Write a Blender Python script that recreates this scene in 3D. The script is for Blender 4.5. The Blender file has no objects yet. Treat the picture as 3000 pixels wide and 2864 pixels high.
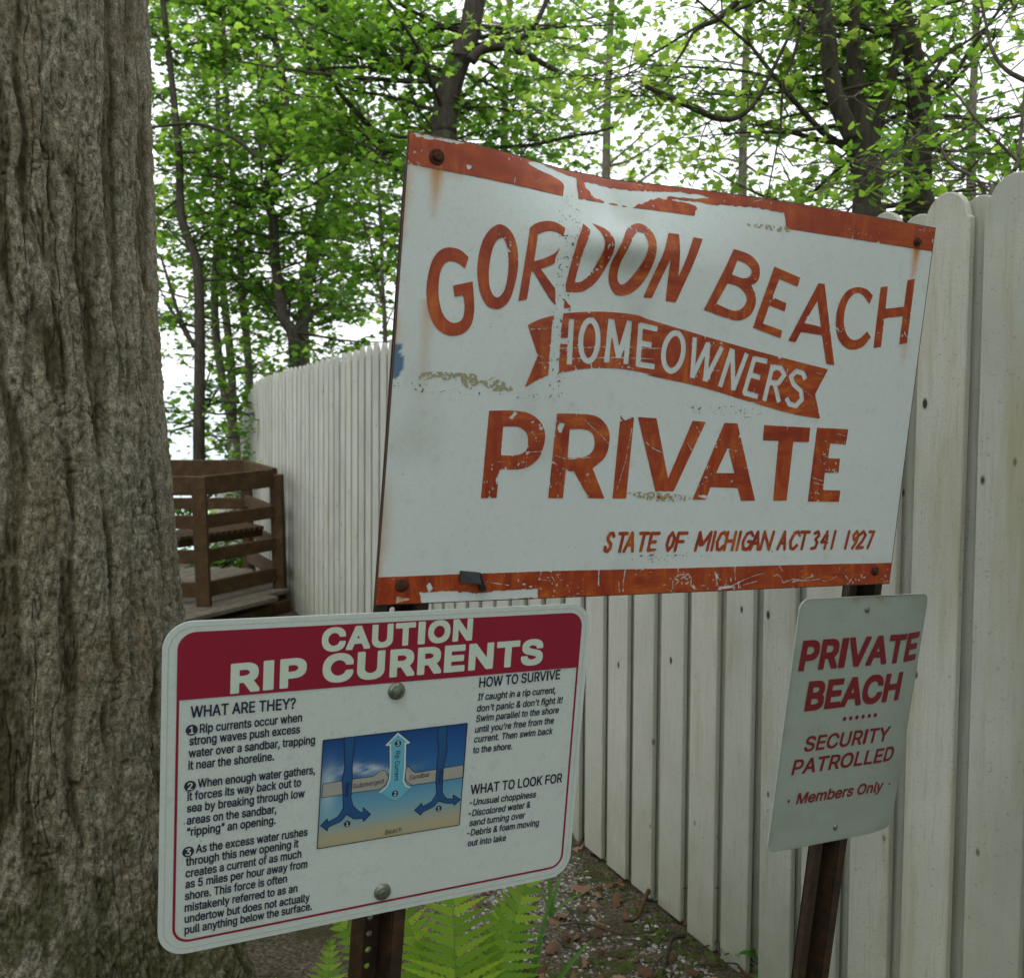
import bpy, bmesh, math, random
import numpy as np
from mathutils import Vector
random.seed(7); rng = np.random.default_rng(7)
R = math.radians
sc = bpy.context.scene
COL = sc.collection

# ---------------------------------------------------------------- camera, world, sun, exposure
F = 2650.0; PITCH = R(7.0); EYE = 1.61
cam_d = bpy.data.cameras.new('camera'); cam = bpy.data.objects.new('camera', cam_d); COL.objects.link(cam)
cam.location = (0, 0, EYE); cam.rotation_euler = (R(90) - PITCH, 0, 0)
cam_d.sensor_fit = 'HORIZONTAL'; cam_d.sensor_width = 36.0; cam_d.lens = 36.0 * F / 3000.0
cam_d.clip_start = 0.05; cam_d.clip_end = 9000
cam_d.dof.use_dof = True; cam_d.dof.focus_distance = 1.45; cam_d.dof.aperture_fstop = 9.0
sc.camera = cam
w = bpy.data.worlds.new('World'); sc.world = w; w.use_nodes = True
nt = w.node_tree; bg = nt.nodes['Background']
sky = nt.nodes.new('ShaderNodeTexSky'); sky.sky_type = 'NISHITA'; sky.sun_disc = False
SUN_EL, SUN_AZ = 58, 200          # azimuth clockwise from +Y
sky.sun_elevation = R(SUN_EL); sky.sun_rotation = R(SUN_AZ); sky.air_density = 1.0; sky.dust_density = 5.0; sky.ozone_density = 1.0
hs = nt.nodes.new('ShaderNodeHueSaturation'); hs.inputs['Saturation'].default_value = 0.22
nt.links.new(sky.outputs[0], hs.inputs['Color'])
cl = nt.nodes.new('ShaderNodeMix'); cl.data_type = 'RGBA'; cl.inputs['Factor'].default_value = 0.7
cl.inputs['B'].default_value = (15.0, 15.6, 16.0, 1)      # the even white cloud layer
nt.links.new(hs.outputs[0], cl.inputs['A']); nt.links.new(cl.outputs['Result'], bg.inputs[0])
bg.inputs[1].default_value = 0.15
sd = bpy.data.lights.new('sun', 'SUN'); sd.energy = 0.9; sd.angle = R(14); sd.color = (1, .97, .92)
so = bpy.data.objects.new('sun', sd); COL.objects.link(so)
sv = Vector((math.sin(R(SUN_AZ)) * math.cos(R(SUN_EL)), math.cos(R(SUN_AZ)) * math.cos(R(SUN_EL)), math.sin(R(SUN_EL))))
so.rotation_euler = sv.to_track_quat('Z', 'Y').to_euler()
sc.view_settings.view_transform = 'Standard'; sc.view_settings.look = 'None'
sc.view_settings.exposure = -0.16; sc.view_settings.gamma = 1; sc.view_settings.use_curve_mapping = False
sc.render.engine = 'CYCLES'
try:
    sc.cycles.max_bounces = 8; sc.cycles.transparent_max_bounces = 6; sc.cycles.transmission_bounces = 6
except Exception: pass

# ---------------------------------------------------------------- surveying helpers (photo measurement -> metres)
cp, sp = math.cos(PITCH), math.sin(PITCH)
def rayc(x, y): return np.array([(x - 1500) / F, (1432 - y) / F, 1.0])
def W(c):
    c = np.asarray(c, float)
    return np.stack([c[..., 0], c[..., 2] * cp + c[..., 1] * sp, c[..., 1] * cp - c[..., 2] * sp + EYE], -1)
def at(x, y, d): return W(rayc(x, y) * d)
def ground_z(X, Y):
    X = np.asarray(X, float); Y = np.asarray(Y, float)
    z = -0.0672 * (Y - 1.73)
    t = np.clip(Y - 10.6, 0, None)
    z = z - 0.42 * t * np.clip(t / 3, 0, 1)
    return np.maximum(z, -13.5)

# ---------------------------------------------------------------- noise
_tab = rng.random((256, 256))
def vnoise(x, y):
    xi = np.floor(x).astype(int); yi = np.floor(y).astype(int); fx = x - xi; fy = y - yi
    fx = fx * fx * (3 - 2 * fx); fy = fy * fy * (3 - 2 * fy)
    g = lambda a, b: _tab[a & 255, b & 255]
    return (g(xi, yi) * (1 - fx) + g(xi + 1, yi) * fx) * (1 - fy) + (g(xi, yi + 1) * (1 - fx) + g(xi + 1, yi + 1) * fx) * fy
def fbm(x, y, o=4):
    s = 0; a = .5; t = 0
    for i in range(o):
        s = s + a * vnoise(x + 17.3 * i, y + 31.7 * i); t += a; x = x * 2.03; y = y * 2.03; a *= .5
    return s / t

# ---------------------------------------------------------------- mesh helpers
def tag(o, label=None, cat=None, group=None, kind=None):
    if label: o['label'] = label
    if cat: o['category'] = cat
    if group: o['group'] = group
    if kind: o['kind'] = kind
    return o
def mesh(name, V, Fs, mat=None, smooth=False):
    me = bpy.data.meshes.new(name)
    V = np.asarray(V, float).reshape(-1, 3)
    if not isinstance(Fs, (list, tuple)) or (len(Fs) and isinstance(Fs[0], np.ndarray) and Fs[0].ndim == 2):
        grp = [Fs] if isinstance(Fs, np.ndarray) else [f for f in Fs if len(f)]
        loops = np.concatenate([g.reshape(-1) for g in grp]).astype(np.int32)
        sizes = np.concatenate([np.full(len(g), g.shape[1]) for g in grp]).astype(np.int32)
        starts = np.concatenate([[0], np.cumsum(sizes)[:-1]]).astype(np.int32)
        me.vertices.add(len(V)); me.vertices.foreach_set('co', V.astype(np.float32).ravel())
        me.loops.add(len(loops)); me.loops.foreach_set('vertex_index', loops)
        me.polygons.add(len(sizes)); me.polygons.foreach_set('loop_start', starts)
        me.update(calc_edges=True); me.validate()
    else:
        me.from_pydata([tuple(v) for v in V], [], [tuple(f) for f in Fs]); me.update()
    if smooth: me.polygons.foreach_set('use_smooth', [True] * len(me.polygons))
    if mat: me.materials.append(mat)
    return me
def obj(name, me, parent=None, loc=None):
    o = bpy.data.objects.new(name, me); COL.objects.link(o)
    if parent is not None: o.parent = parent
    if loc is not None: o.location = loc
    return o
def empty(name, label, cat, loc=(0, 0, 0), group=None):
    o = bpy.data.objects.new(name, None); COL.objects.link(o); o.location = loc; o.empty_display_size = .1
    tag(o, label, cat, group); return o
class MB:
    def __init__(s): s.v = []; s.f = []
    def add(s, V, Fc):
        n = len(s.v); s.v += [tuple(float(c) for c in p) for p in V]; s.f += [tuple(i + n for i in q) for q in Fc]
    def frame_box(s, o, a, b, c):       # corner o, three edge vectors
        o, a, b, c = [np.asarray(q, float) for q in (o, a, b, c)]
        V = [o, o + a, o + a + b, o + b, o + c, o + a + c, o + a + b + c, o + b + c]
        Fc = [(0, 3, 2, 1), (4, 5, 6, 7), (0, 1, 5, 4), (1, 2, 6, 5), (2, 3, 7, 6), (3, 0, 4, 7)]
        if np.dot(np.cross(a, b), c) < 0: Fc = [q[::-1] for q in Fc]
        s.add(V, Fc)
    def beam(s, p, q, wdt, hgt, up=(0, 0, 1)):
        p = np.asarray(p, float); q = np.asarray(q, float); d = q - p; d_ = d / np.linalg.norm(d)
        side = np.cross(d_, up); side /= np.linalg.norm(side); u = np.cross(side, d_)
        s.frame_box(p - side * wdt / 2 - u * hgt / 2, d, side * wdt, u * hgt)
    def tube(s, pts, rad, n=8, cap=True):
        pts = [np.asarray(p, float) for p in pts]; rings = []
        ref = np.array([.31, .17, .93])
        for i, p in enumerate(pts):
            d = pts[min(i + 1, len(pts) - 1)] - pts[max(i - 1, 0)]; d /= max(np.linalg.norm(d), 1e-9)
            a = np.cross(d, ref if abs(d @ ref) < .95 else np.array([1., 0, 0])); a /= np.linalg.norm(a); b = np.cross(d, a)
            rr = rad[i] if hasattr(rad, '__len__') else rad
            rings.append([p + rr * (math.cos(2 * math.pi * k / n) * a + math.sin(2 * math.pi * k / n) * b) for k in range(n)])
        V = [v for r_ in rings for v in r_]; Fc = []
        for i in range(len(pts) - 1):
            for k in range(n):
                Fc.append((i * n + k, i * n + (k + 1) % n, (i + 1) * n + (k + 1) % n, (i + 1) * n + k))
        if cap: Fc.append(tuple(range(n))[::-1]); Fc.append(tuple((len(pts) - 1) * n + k for k in range(n)))
        s.add(V, Fc)
    def build(s, name, mat, parent=None, smooth=False, loc=None, bevel=0):
        V = s.v
        if loc is not None: V = [(x - loc[0], y - loc[1], z - loc[2]) for x, y, z in V]
        me = mesh(name, V, s.f, mat, smooth)
        o = obj(name, me, parent, loc)
        if bevel:
            m = o.modifiers.new('bevel', 'BEVEL'); m.width = bevel; m.segments = 1; m.limit_method = 'ANGLE'
        return o

# ---------------------------------------------------------------- materials
class NM:
    def __init__(s, name, rough=.6, spec=.4):
        s.m = bpy.data.materials.new(name); s.m.use_nodes = True; s.t = s.m.node_tree
        s.b = s.t.nodes['Principled BSDF']; s.b.inputs['Roughness'].default_value = rough
        s.b.inputs['Specular IOR Level'].default_value = spec; s._co = None
    def n(s, typ, **k):
        nd = s.t.nodes.new(typ)
        for a, v in k.items(): setattr(nd, a, v)
        return nd
    def l(s, a, b): s.t.links.new(a, b)
    def coord(s, scale=(1, 1, 1), rnd=0.0):
        tc = s.n('ShaderNodeTexCoord'); src = tc.outputs['Object']
        if rnd:
            oi = s.n('ShaderNodeObjectInfo'); mu = s.n('ShaderNodeMath', operation='MULTIPLY'); mu.inputs[1].default_value = rnd
            s.l(oi.outputs['Random'], mu.inputs[0]); ad = s.n('ShaderNodeVectorMath', operation='ADD')
            s.l(src, ad.inputs[0]); s.l(mu.outputs[0], ad.inputs[1]); src = ad.outputs[0]
        mp = s.n('ShaderNodeMapping'); mp.inputs['Scale'].default_value = scale; s.l(src, mp.inputs[0]); return mp.outputs[0]
    def noise(s, co, scale, detail=4, rough=.55, dist=0):
        nd = s.n('ShaderNodeTexNoise'); nd.inputs['Scale'].default_value = scale; nd.inputs['Detail'].default_value = detail
        nd.inputs['Roughness'].default_value = rough; nd.inputs['Distortion'].default_value = dist
        if co is not None: s.l(co, nd.inputs['Vector'])
        return nd.outputs['Fac']
    def ramp(s, fac, stops, interp='LINEAR'):
        r_ = s.n('ShaderNodeValToRGB'); cr = r_.color_ramp; cr.interpolation = interp
        while len(cr.elements) < len(stops): cr.elements.new(.5)
        for e, (p, c) in zip(cr.elements, stops):
            e.position = p; e.color = (*c, 1) if hasattr(c, '__len__') else (c, c, c, 1)
        s.l(fac, r_.inputs[0]); return r_.outputs[0]
    def mix(s, fac, a, b, mode='MIX'):
        mx = s.n('ShaderNodeMix', data_type='RGBA', blend_type=mode)
        for key, v in (('Factor', fac), ('A', a), ('B', b)):
            if isinstance(v, (int, float)): mx.inputs[key].default_value = v
            elif isinstance(v, tuple): mx.inputs[key].default_value = (*v, 1)
            else: s.l(v, mx.inputs[key])
        return mx.outputs['Result']
    def math(s, op, a, b=0.0, clamp=False):
        m_ = s.n('ShaderNodeMath', operation=op, use_clamp=clamp)
        for i, v in enumerate((a, b)):
            if isinstance(v, (int, float)): m_.inputs[i].default_value = v
            else: s.l(v, m_.inputs[i])
        return m_.outputs[0]
    def color(s, c):
        if isinstance(c, tuple): s.b.inputs['Base Color'].default_value = (*c, 1)
        else: s.l(c, s.b.inputs['Base Color'])
        return s
    def bump(s, h, strength=.3, dist=.002):
        b_ = s.n('ShaderNodeBump'); b_.inputs['Strength'].default_value = strength; b_.inputs['Distance'].default_value = dist
        s.l(h, b_.inputs['Height']); s.l(b_.outputs[0], s.b.inputs['Normal']); return s
    def rough(s, r_): s.l(r_, s.b.inputs['Roughness']); return s

def mat_plain(name, c, rough=.6, var=.15, scale=40, spec=.4):
    m = NM(name, rough, spec); co = m.coord()
    f = m.noise(co, scale)
    m.color(m.mix(f, tuple(x * (1 - var) for x in c), tuple(min(1, x * (1 + var)) for x in c))); m.bump(f, .1, .001); return m.m

def mk_signwhite(name, base, dark=.6):
    m = NM(name, .42, .45); co = m.coord()
    big = m.noise(co, 5, 3); fine = m.noise(co, 420, 2); mid = m.noise(co, 60, 5, .7)
    c = m.mix(m.ramp(big, [(.3, 0.), (.75, 1.)]), tuple(x * .93 for x in base), base)
    c = m.mix(m.ramp(fine, [(.40, 1.), (.6, 0.)]), c, tuple(x * .9 for x in base))
    sp1 = m.ramp(m.noise(co, 230, 1), [(.20, 1.), (.25, 0.)]); gate = m.ramp(m.noise(co, 14, 3), [(.44, 0.), (.60, 1.)])
    c = m.mix(m.math('MULTIPLY', sp1, gate), c, (.16, .17, .16))
    c = m.mix(m.math('MULTIPLY', m.ramp(mid, [(.54, 0.), (.76, 1.)]), .38), c, tuple(x * dark for x in base))
    return m, c
m_, c_ = mk_signwhite('white_sign_paint', (.66, .70, .755))
at_ = m_.n('ShaderNodeVertexColor', layer_name='stain'); sep = m_.n('ShaderNodeSeparateColor'); m_.l(at_.outputs[0], sep.inputs[0])
nz = m_.noise(m_.coord((1, 1, .25)), 90, 4, .7)
c_ = m_.mix(m_.math('MULTIPLY', sep.outputs[0], m_.math('ADD', nz, .75), True), c_, (.50, .21, .03))
c_ = m_.mix(sep.outputs[1], c_, (.30, .30, .25)); c_ = m_.mix(sep.outputs[2], c_, (.03, .12, .26))
m_.color(c_); m_.bump(m_.noise(m_.coord(), 60, 4), .05, .001); M_SIGN = m_.m
m_, c_ = mk_signwhite('white_reflective_sheeting', (.62, .675, .70)); m_.color(c_); m_.b.inputs['Roughness'].default_value = .38; M_RIPW = m_.m
m_, c_ = mk_signwhite('dull_white_sign_enamel', (.38, .43, .41))
at_ = m_.n('ShaderNodeVertexColor', layer_name='stain'); sep = m_.n('ShaderNodeSeparateColor'); m_.l(at_.outputs[0], sep.inputs[0])
c_ = m_.mix(sep.outputs[0], c_, (.30, .16, .05)); c_ = m_.mix(sep.outputs[1], c_, (.25, .27, .22)); m_.color(c_); M_PBW = m_.m
def mk_red():
    m = NM('hand_brushed_orange_red_paint', .40, .45); co = m.coord((1, 1, .22)); co2 = m.coord((.25, .25, 1)); co3 = m.coord()
    a = m.noise(co, 70, 5, .65, .4); b = m.noise(co2, 60, 5, .65, .4); g = m.noise(co3, 9, 2)
    f = m.mix(m.ramp(g, [(.4, 0.), (.6, 1.)]), a, b)
    c = m.ramp(f, [(.30, (.20, .020, .008)), (.46, (.31, .040, .010)), (.58, (.42, .080, .013)), (.72, (.56, .17, .022))])
    c = m.mix(m.ramp(m.noise(co3, 4, 4), [(.35, 0.), (.7, .45)]), c, (.30, .030, .012))
    c = m.mix(m.ramp(m.noise(co3, 160, 2), [(.26, .6), (.31, 0.)]), c, (.13, .07, .03))
    m.color(c); m.bump(f, .12, .001); return m.m
M_RED = mk_red()
M_CRIM = mat_plain('faded_crimson_print', (.27, .012, .038), .4, .12, 8)
M_CRIM2 = mat_plain('dark_red_print', (.20, .010, .020), .45, .15, 30)
M_INK = mat_plain('blue_black_print', (.022, .022, .055), .5, .2, 60)
M_TEXTW = mat_plain('white_print', (.58, .66, .62), .45, .06, 60)
M_EDGE = mat_plain('rusty_sign_edge', (.075, .032, .02), .7, .4, 90)
m_ = NM('rust_brown_steel', .6, .4); co = m_.coord(); f_ = m_.noise(co, 45, 6, .7)
m_.color(m_.ramp(f_, [(.3, (.012, .008, .006)), (.5, (.032, .017, .009)), (.68, (.066, .030, .012)), (.8, (.12, .055, .02))])); m_.bump(f_, .3, .001); M_POST = m_.m
m_ = NM('rusted_bolt_steel', .75, .3); co = m_.coord(); f_ = m_.noise(co, 300, 5, .7)
m_.color(m_.ramp(f_, [(.3, (.015, .008, .006)), (.55, (.07, .02, .01)), (.75, (.20, .06, .02))])); m_.bump(f_, .6, .001); M_RBOLT = m_.m
m_ = NM('galvanised_bolt_steel', .38, .5); co = m_.coord(); f_ = m_.noise(co, 180, 4)
m_.b.inputs['Metallic'].default_value = .7
m_.color(m_.ramp(f_, [(.3, (.10, .12, .10)), (.7, (.30, .33, .29))])); m_.bump(f_, .3, .001); M_GBOLT = m_.m
M_TAPE = mat_plain('black_tape', (.012, .016, .022), .35, .3, 60, .5)

def mk_fence():
    m = NM('weathered_white_fence_paint', .75, .25); co = m.coord((1, 1, 1), 37.0); st = m.coord((1, 1, .06), 37.0)
    oi = m.n('ShaderNodeObjectInfo')
    c = m.ramp(m.noise(co, 3, 4), [(.3, (.320, .332, .300)), (.7, (.450, .462, .425))])
    c = m.mix(m.ramp(oi.outputs['Random'], [(0, 0.), (1, .5)]), c, (.55, .53, .47))
    grain = m.noise(st, 130, 5, .7)
    c = m.mix(m.ramp(grain, [(.30, .55), (.48, 0.)]), c, (.30, .29, .24))
    strk = m.noise(m.coord((1, 1, .10), 61.0), 16, 4, .6)
    c = m.mix(m.ramp(strk, [(.54, 0.), (.76, .75)]), c, (.31, .29, .17))
    c = m.mix(m.ramp(m.noise(co, 85, 3, .7), [(.27, .8), (.38, 0.)]), c, (.20, .20, .15))
    c = m.mix(m.ramp(m.noise(co, 330, 3, .7), [(.33, .55), (.46, 0.)]), c, (.25, .25, .20))
    vo = m.n('ShaderNodeTexVoronoi', feature='F1'); vo.inputs['Scale'].default_value = 15; m.l(m.coord((1, 1, .55), 91.0), vo.inputs['Vector'])
    hs_ = m.ramp(vo.outputs['Distance'], [(.07, 1.), (.12, 0.)])
    se = m.n('ShaderNodeSeparateColor'); m.l(vo.outputs['Color'], se.inputs[0])
    c = m.mix(m.math('MULTIPLY', hs_, m.ramp(se.outputs[0], [(.66, 0.), (.70, 1.)])), c, (.03, .028, .02))
    tc = m.n('ShaderNodeTexCoord'); sx = m.n('ShaderNodeSeparateXYZ'); m.l(tc.outputs['Object'], sx.inputs[0])
    low = m.ramp(m.math('ADD', sx.outputs[2], m.math('MULTIPLY', m.noise(co, 10, 4), .6)), [(.22, 1.), (.60, .35), (1.25, 0.)])  # splash dirt at the foot, its upper reach painting in the dimmer light
    c = m.mix(m.math('MULTIPLY', low, .55), c, (.20, .21, .12))
    m.color(c); m.bump(m.math('ADD', grain, m.math('MULTIPLY', hs_, -.6)), .35, .0015); return m.m
M_FENCE = mk_fence()
m_ = NM('brown_stained_lumber', .7, .3); co = m_.coord((1, 1, 1), 11.0); f_ = m_.noise(co, 12, 5, .65)
m_.color(m_.ramp(f_, [(.3, (.034, .017, .006)), (.55, (.060, .032, .011)), (.8, (.105, .062, .025))])); m_.bump(f_, .3, .003); M_BROWN = m_.m
m_ = NM('grey_weathered_deck_lumber', .8, .25); co = m_.coord((1, 1, 1), 11.0); f_ = m_.noise(co, 20, 5, .65)
m_.color(m_.ramp(f_, [(.3, (.075, .062, .045)), (.7, (.17, .145, .115))])); m_.bump(f_, .3, .003); M_GREY = m_.m

def mk_bark():
    m = NM('furrowed_grey_bark', .9, .2)
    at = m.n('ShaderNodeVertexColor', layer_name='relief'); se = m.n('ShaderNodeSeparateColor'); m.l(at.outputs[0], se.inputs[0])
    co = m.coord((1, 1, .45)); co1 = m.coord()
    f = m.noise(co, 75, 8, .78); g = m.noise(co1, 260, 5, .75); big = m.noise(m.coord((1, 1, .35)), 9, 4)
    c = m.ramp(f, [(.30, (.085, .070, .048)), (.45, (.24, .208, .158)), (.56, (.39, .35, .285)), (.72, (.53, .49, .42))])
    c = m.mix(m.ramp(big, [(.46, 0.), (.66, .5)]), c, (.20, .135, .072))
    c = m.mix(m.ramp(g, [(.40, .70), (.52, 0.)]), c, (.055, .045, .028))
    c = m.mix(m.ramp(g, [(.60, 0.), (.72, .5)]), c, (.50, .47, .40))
    c = m.mix(m.ramp(se.outputs[0], [(.15, .85), (.62, 0.)]), c, (.070, .052, .025))     # darker and browner where the relief is low
    tc = m.n('ShaderNodeTexCoord'); sx = m.n('ShaderNodeSeparateXYZ'); m.l(tc.outputs['Object'], sx.inputs[0])
    moss = m.ramp(m.math('ADD', sx.outputs[2], m.math('MULTIPLY', m.noise(co1, 6, 4), .9)), [(.95, 1.), (1.75, 0.)])
    moss = m.math('MULTIPLY', moss, m.ramp(m.noise(co1, 45, 4, .7), [(.35, .25), (.62, .9)]))
    c = m.mix(moss, c, (.060, .062, .018))
    m.color(c); m.bump(m.math('ADD', f, m.math('MULTIPLY', g, .5)), .9, .006); return m.m
M_BARK = mk_bark()
m_ = NM('dark_thin_bark', .9, .2); co = m_.coord((1, 1, .25)); f_ = m_.noise(co, 40, 5, .7)
m_.color(m_.ramp(f_, [(.3, (.022, .019, .015)), (.7, (.075, .066, .052))])); m_.bump(f_, .6, .004); M_TRUNKD = m_.m
m_ = NM('grey_brown_thin_bark', .9, .2); co = m_.coord((1, 1, .25)); f_ = m_.noise(co, 40, 5, .7)
m_.color(m_.ramp(f_, [(.3, (.06, .052, .042)), (.7, (.17, .15, .12))])); m_.bump(f_, .6, .004); M_TRUNKG = m_.m
def mk_leaf(name, dark, light, trans, tw=.55):
    m = NM(name, .55, .3); t = m.t
    ge = m.n('ShaderNodeNewGeometry'); rnd = ge.outputs['Random Per Island']
    c = m.ramp(rnd, [(0, dark), (1, light)])
    m.color(c); tr = m.n('ShaderNodeBsdfTranslucent')
    m.l(m.ramp(rnd, [(0, tuple(x * .40 for x in trans)), (.55, tuple(x * .9 for x in trans)), (1, (min(1, trans[0] * 2.1), min(1, trans[1] * 1.55), trans[2] * 2.0))]), tr.inputs[0])
    mx = m.n('ShaderNodeMixShader'); mx.inputs[0].default_value = tw
    m.l(m.b.outputs[0], mx.inputs[1]); m.l(tr.outputs[0], mx.inputs[2])
    out = [q for q in t.nodes if q.type == 'OUTPUT_MATERIAL'][0]; m.l(mx.outputs[0], out.inputs[0]); return m.m
M_LEAF = mk_leaf('maple_leaf_green', (.030, .095, .012), (.105, .22, .028), (.22, .47, .040), .60)
M_LEAFY = mk_leaf('young_yellow_green_leaf', (.06, .14, .02), (.15, .25, .04), (.33, .56, .07), .62)
M_LEAFR = mk_leaf('glossy_mid_green_leaf', (.045, .14, .015), (.13, .25, .03), (.27, .55, .045), .58)
M_FERN = mk_leaf('bright_fern_green', (.12, .26, .02), (.22, .37, .03), (.36, .56, .045), .45)
M_GRASS = mk_leaf('grass_blade_green', (.05, .15, .02), (.09, .22, .03), (.15, .35, .03), .35)
m_ = NM('dry_brown_leaf', .7, .3); ge = m_.n('ShaderNodeNewGeometry')
m_.color(m_.ramp(ge.outputs['Random Per Island'], [(0, (.05, .024, .010)), (.45, (.11, .055, .028)), (.8, (.20, .115, .07)), (1, (.28, .19, .13))])); M_DRY = m_.m
m_ = NM('mixed_beach_stone', .7, .35); ge = m_.n('ShaderNodeNewGeometry')
m_.color(m_.ramp(ge.outputs['Random Per Island'], [(0, (.05, .042, .032)), (.35, (.14, .12, .095)), (.7, (.27, .25, .215)), (1, (.38, .37, .345))])); M_STONE = m_.m
m_ = NM('sandy_soil_with_litter', .95, .15); co = m_.coord()
f_ = m_.noise(co, 2.2, 5, .6); g_ = m_.noise(co, 90, 5, .75)
c_ = m_.ramp(g_, [(.28, (.030, .023, .016)), (.46, (.085, .065, .045)), (.58, (.19, .165, .13)), (.72, (.32, .30, .26))])
c_ = m_.mix(m_.ramp(m_.noise(co, 7, 5, .7), [(.50, 0.), (.64, .75)]), c_, (.035, .050, .010))
c_ = m_.mix(m_.ramp(f_, [(.35, 0.), (.7, .6)]), c_, (.045, .028, .016))
vc_ = m_.n('ShaderNodeVertexColor', layer_name='fence_foot_dark'); c_ = m_.mix(vc_.outputs[0], c_, (.012, .009, .006)); m_.color(c_); m_.bump(g_, .8, .01); M_SOIL = m_.m
M_MOSS = mat_plain('dark_moss', (.045, .060, .010), .95, .5, 50)

# ---------------------------------------------------------------- terrain, lake, sky
def axis(*seg): return np.unique(np.concatenate([np.linspace(a, b, n) for a, b, n in seg]))
xs = axis((-400, -40, 8), (-40, -6, 18), (-6, 6, 110), (6, 40, 18), (40, 400, 8)); ys = axis((-40, -4, 10), (-4, 1.5, 20), (1.5, 6, 90), (6, 12, 40), (12, 46, 40))
X, Y = np.meshgrid(xs, ys)
Z = ground_z(X, Y) + (fbm(X * 3, Y * 3) - .5) * .07 + (fbm(X * .5, Y * .5) - .5) * .15 * np.clip((Y - 5) / 6, 0, 1)
Z += .42 * np.exp(-((X + 1.1) ** 2 + (Y - 1.9) ** 2) / .35) * .35      # soil heaped round the big trunk
nx, ny = len(xs), len(ys)
def gridq(nx, ny):
    i = np.arange(ny - 1)[:, None] * nx + np.arange(nx - 1)[None]; i = i.ravel()
    return np.stack([i, i + 1, i + nx + 1, i + nx], 1)
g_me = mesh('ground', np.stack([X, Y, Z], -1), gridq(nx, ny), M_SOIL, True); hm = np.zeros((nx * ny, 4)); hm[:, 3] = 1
fxl = .9304 - .4758 * (Y - 1.8127); hm[:, 0] = np.clip(1.25 - np.abs(X - fxl) / .13 + (fbm(X * 9, Y * 9) - .5), 0, 1).ravel(); g_me.color_attributes.new('fence_foot_dark', 'FLOAT_COLOR', 'POINT').data.foreach_set('color', hm.astype(np.float32).ravel()); g_o = obj('ground', g_me); tag(g_o, kind='structure')  # soil colour goes darker in a band along the fence line
m_ = NM('pale_lake_water', .12, .5); co = m_.coord((1, .35, 1)); m_.b.inputs['Specular IOR Level'].default_value = .25; m_.color((.36, .52, .56)); f_ = m_.noise(co, 1.2, 4, .6); m_.bump(f_, .25, .25); M_WATER = m_.m
xs2 = np.linspace(-4500, 4500, 10); ys2 = np.linspace(26, 8000, 12); X2, Y2 = np.meshgrid(xs2, ys2)
tag(obj('lake_water', mesh('lake_water', np.stack([X2, Y2, np.full_like(X2, -13.0)], -1), gridq(10, 12), M_WATER)), kind='structure')

# ---------------------------------------------------------------- flat print engine: distance fields -> contour mesh
class Plane:
    """a sign's plane: its parallelogram in metres, u to the right, v up"""
    def __init__(s, corners, scale):
        r_ = np.array([rayc(*c) for c in corners]); A = np.array([r_[0], -r_[1], r_[2], -r_[3]]).T
        v = np.linalg.svd(A)[2][-1]; v = v / v[0] * scale; Pc = W(r_ * v[:, None])      # TL TR BR BL
        s.BL = Pc[3]; s.U = Pc[2] - Pc[3]; s.V = Pc[0] - Pc[3]; s.w = np.linalg.norm(s.U); s.h = np.linalg.norm(s.V)
        s.eu = s.U / s.w; s.ev = s.V / s.h; n = np.cross(s.eu, s.ev); s.n = n / np.linalg.norm(n)     # towards the viewer
        s.M = np.linalg.inv(np.array([s.eu, s.ev, s.n]).T); s.off = None
    def px(s, pts):            # photo measurements -> metres on the plane
        pts = np.atleast_2d(np.asarray(pts, float)); o = np.array([0, 0, EYE]); out = []
        for x, y in pts:
            d = W(rayc(x, y)) - np.array([0, 0, EYE]); t = ((s.BL - o) @ s.n) / (d @ s.n); out.append((s.M @ (o + d * t - s.BL))[:2])
        return np.array(out)
    def P(s, uv, z=0.0):
        uv = np.asarray(uv, float); b = s.off(uv) if s.off is not None else 0
        return s.BL + uv[..., 0:1] * s.eu + uv[..., 1:2] * s.ev + (np.reshape(z + b, np.shape(uv[..., 0]) + (1,)) if np.ndim(z + b) else (z + b)) * s.n

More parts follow.
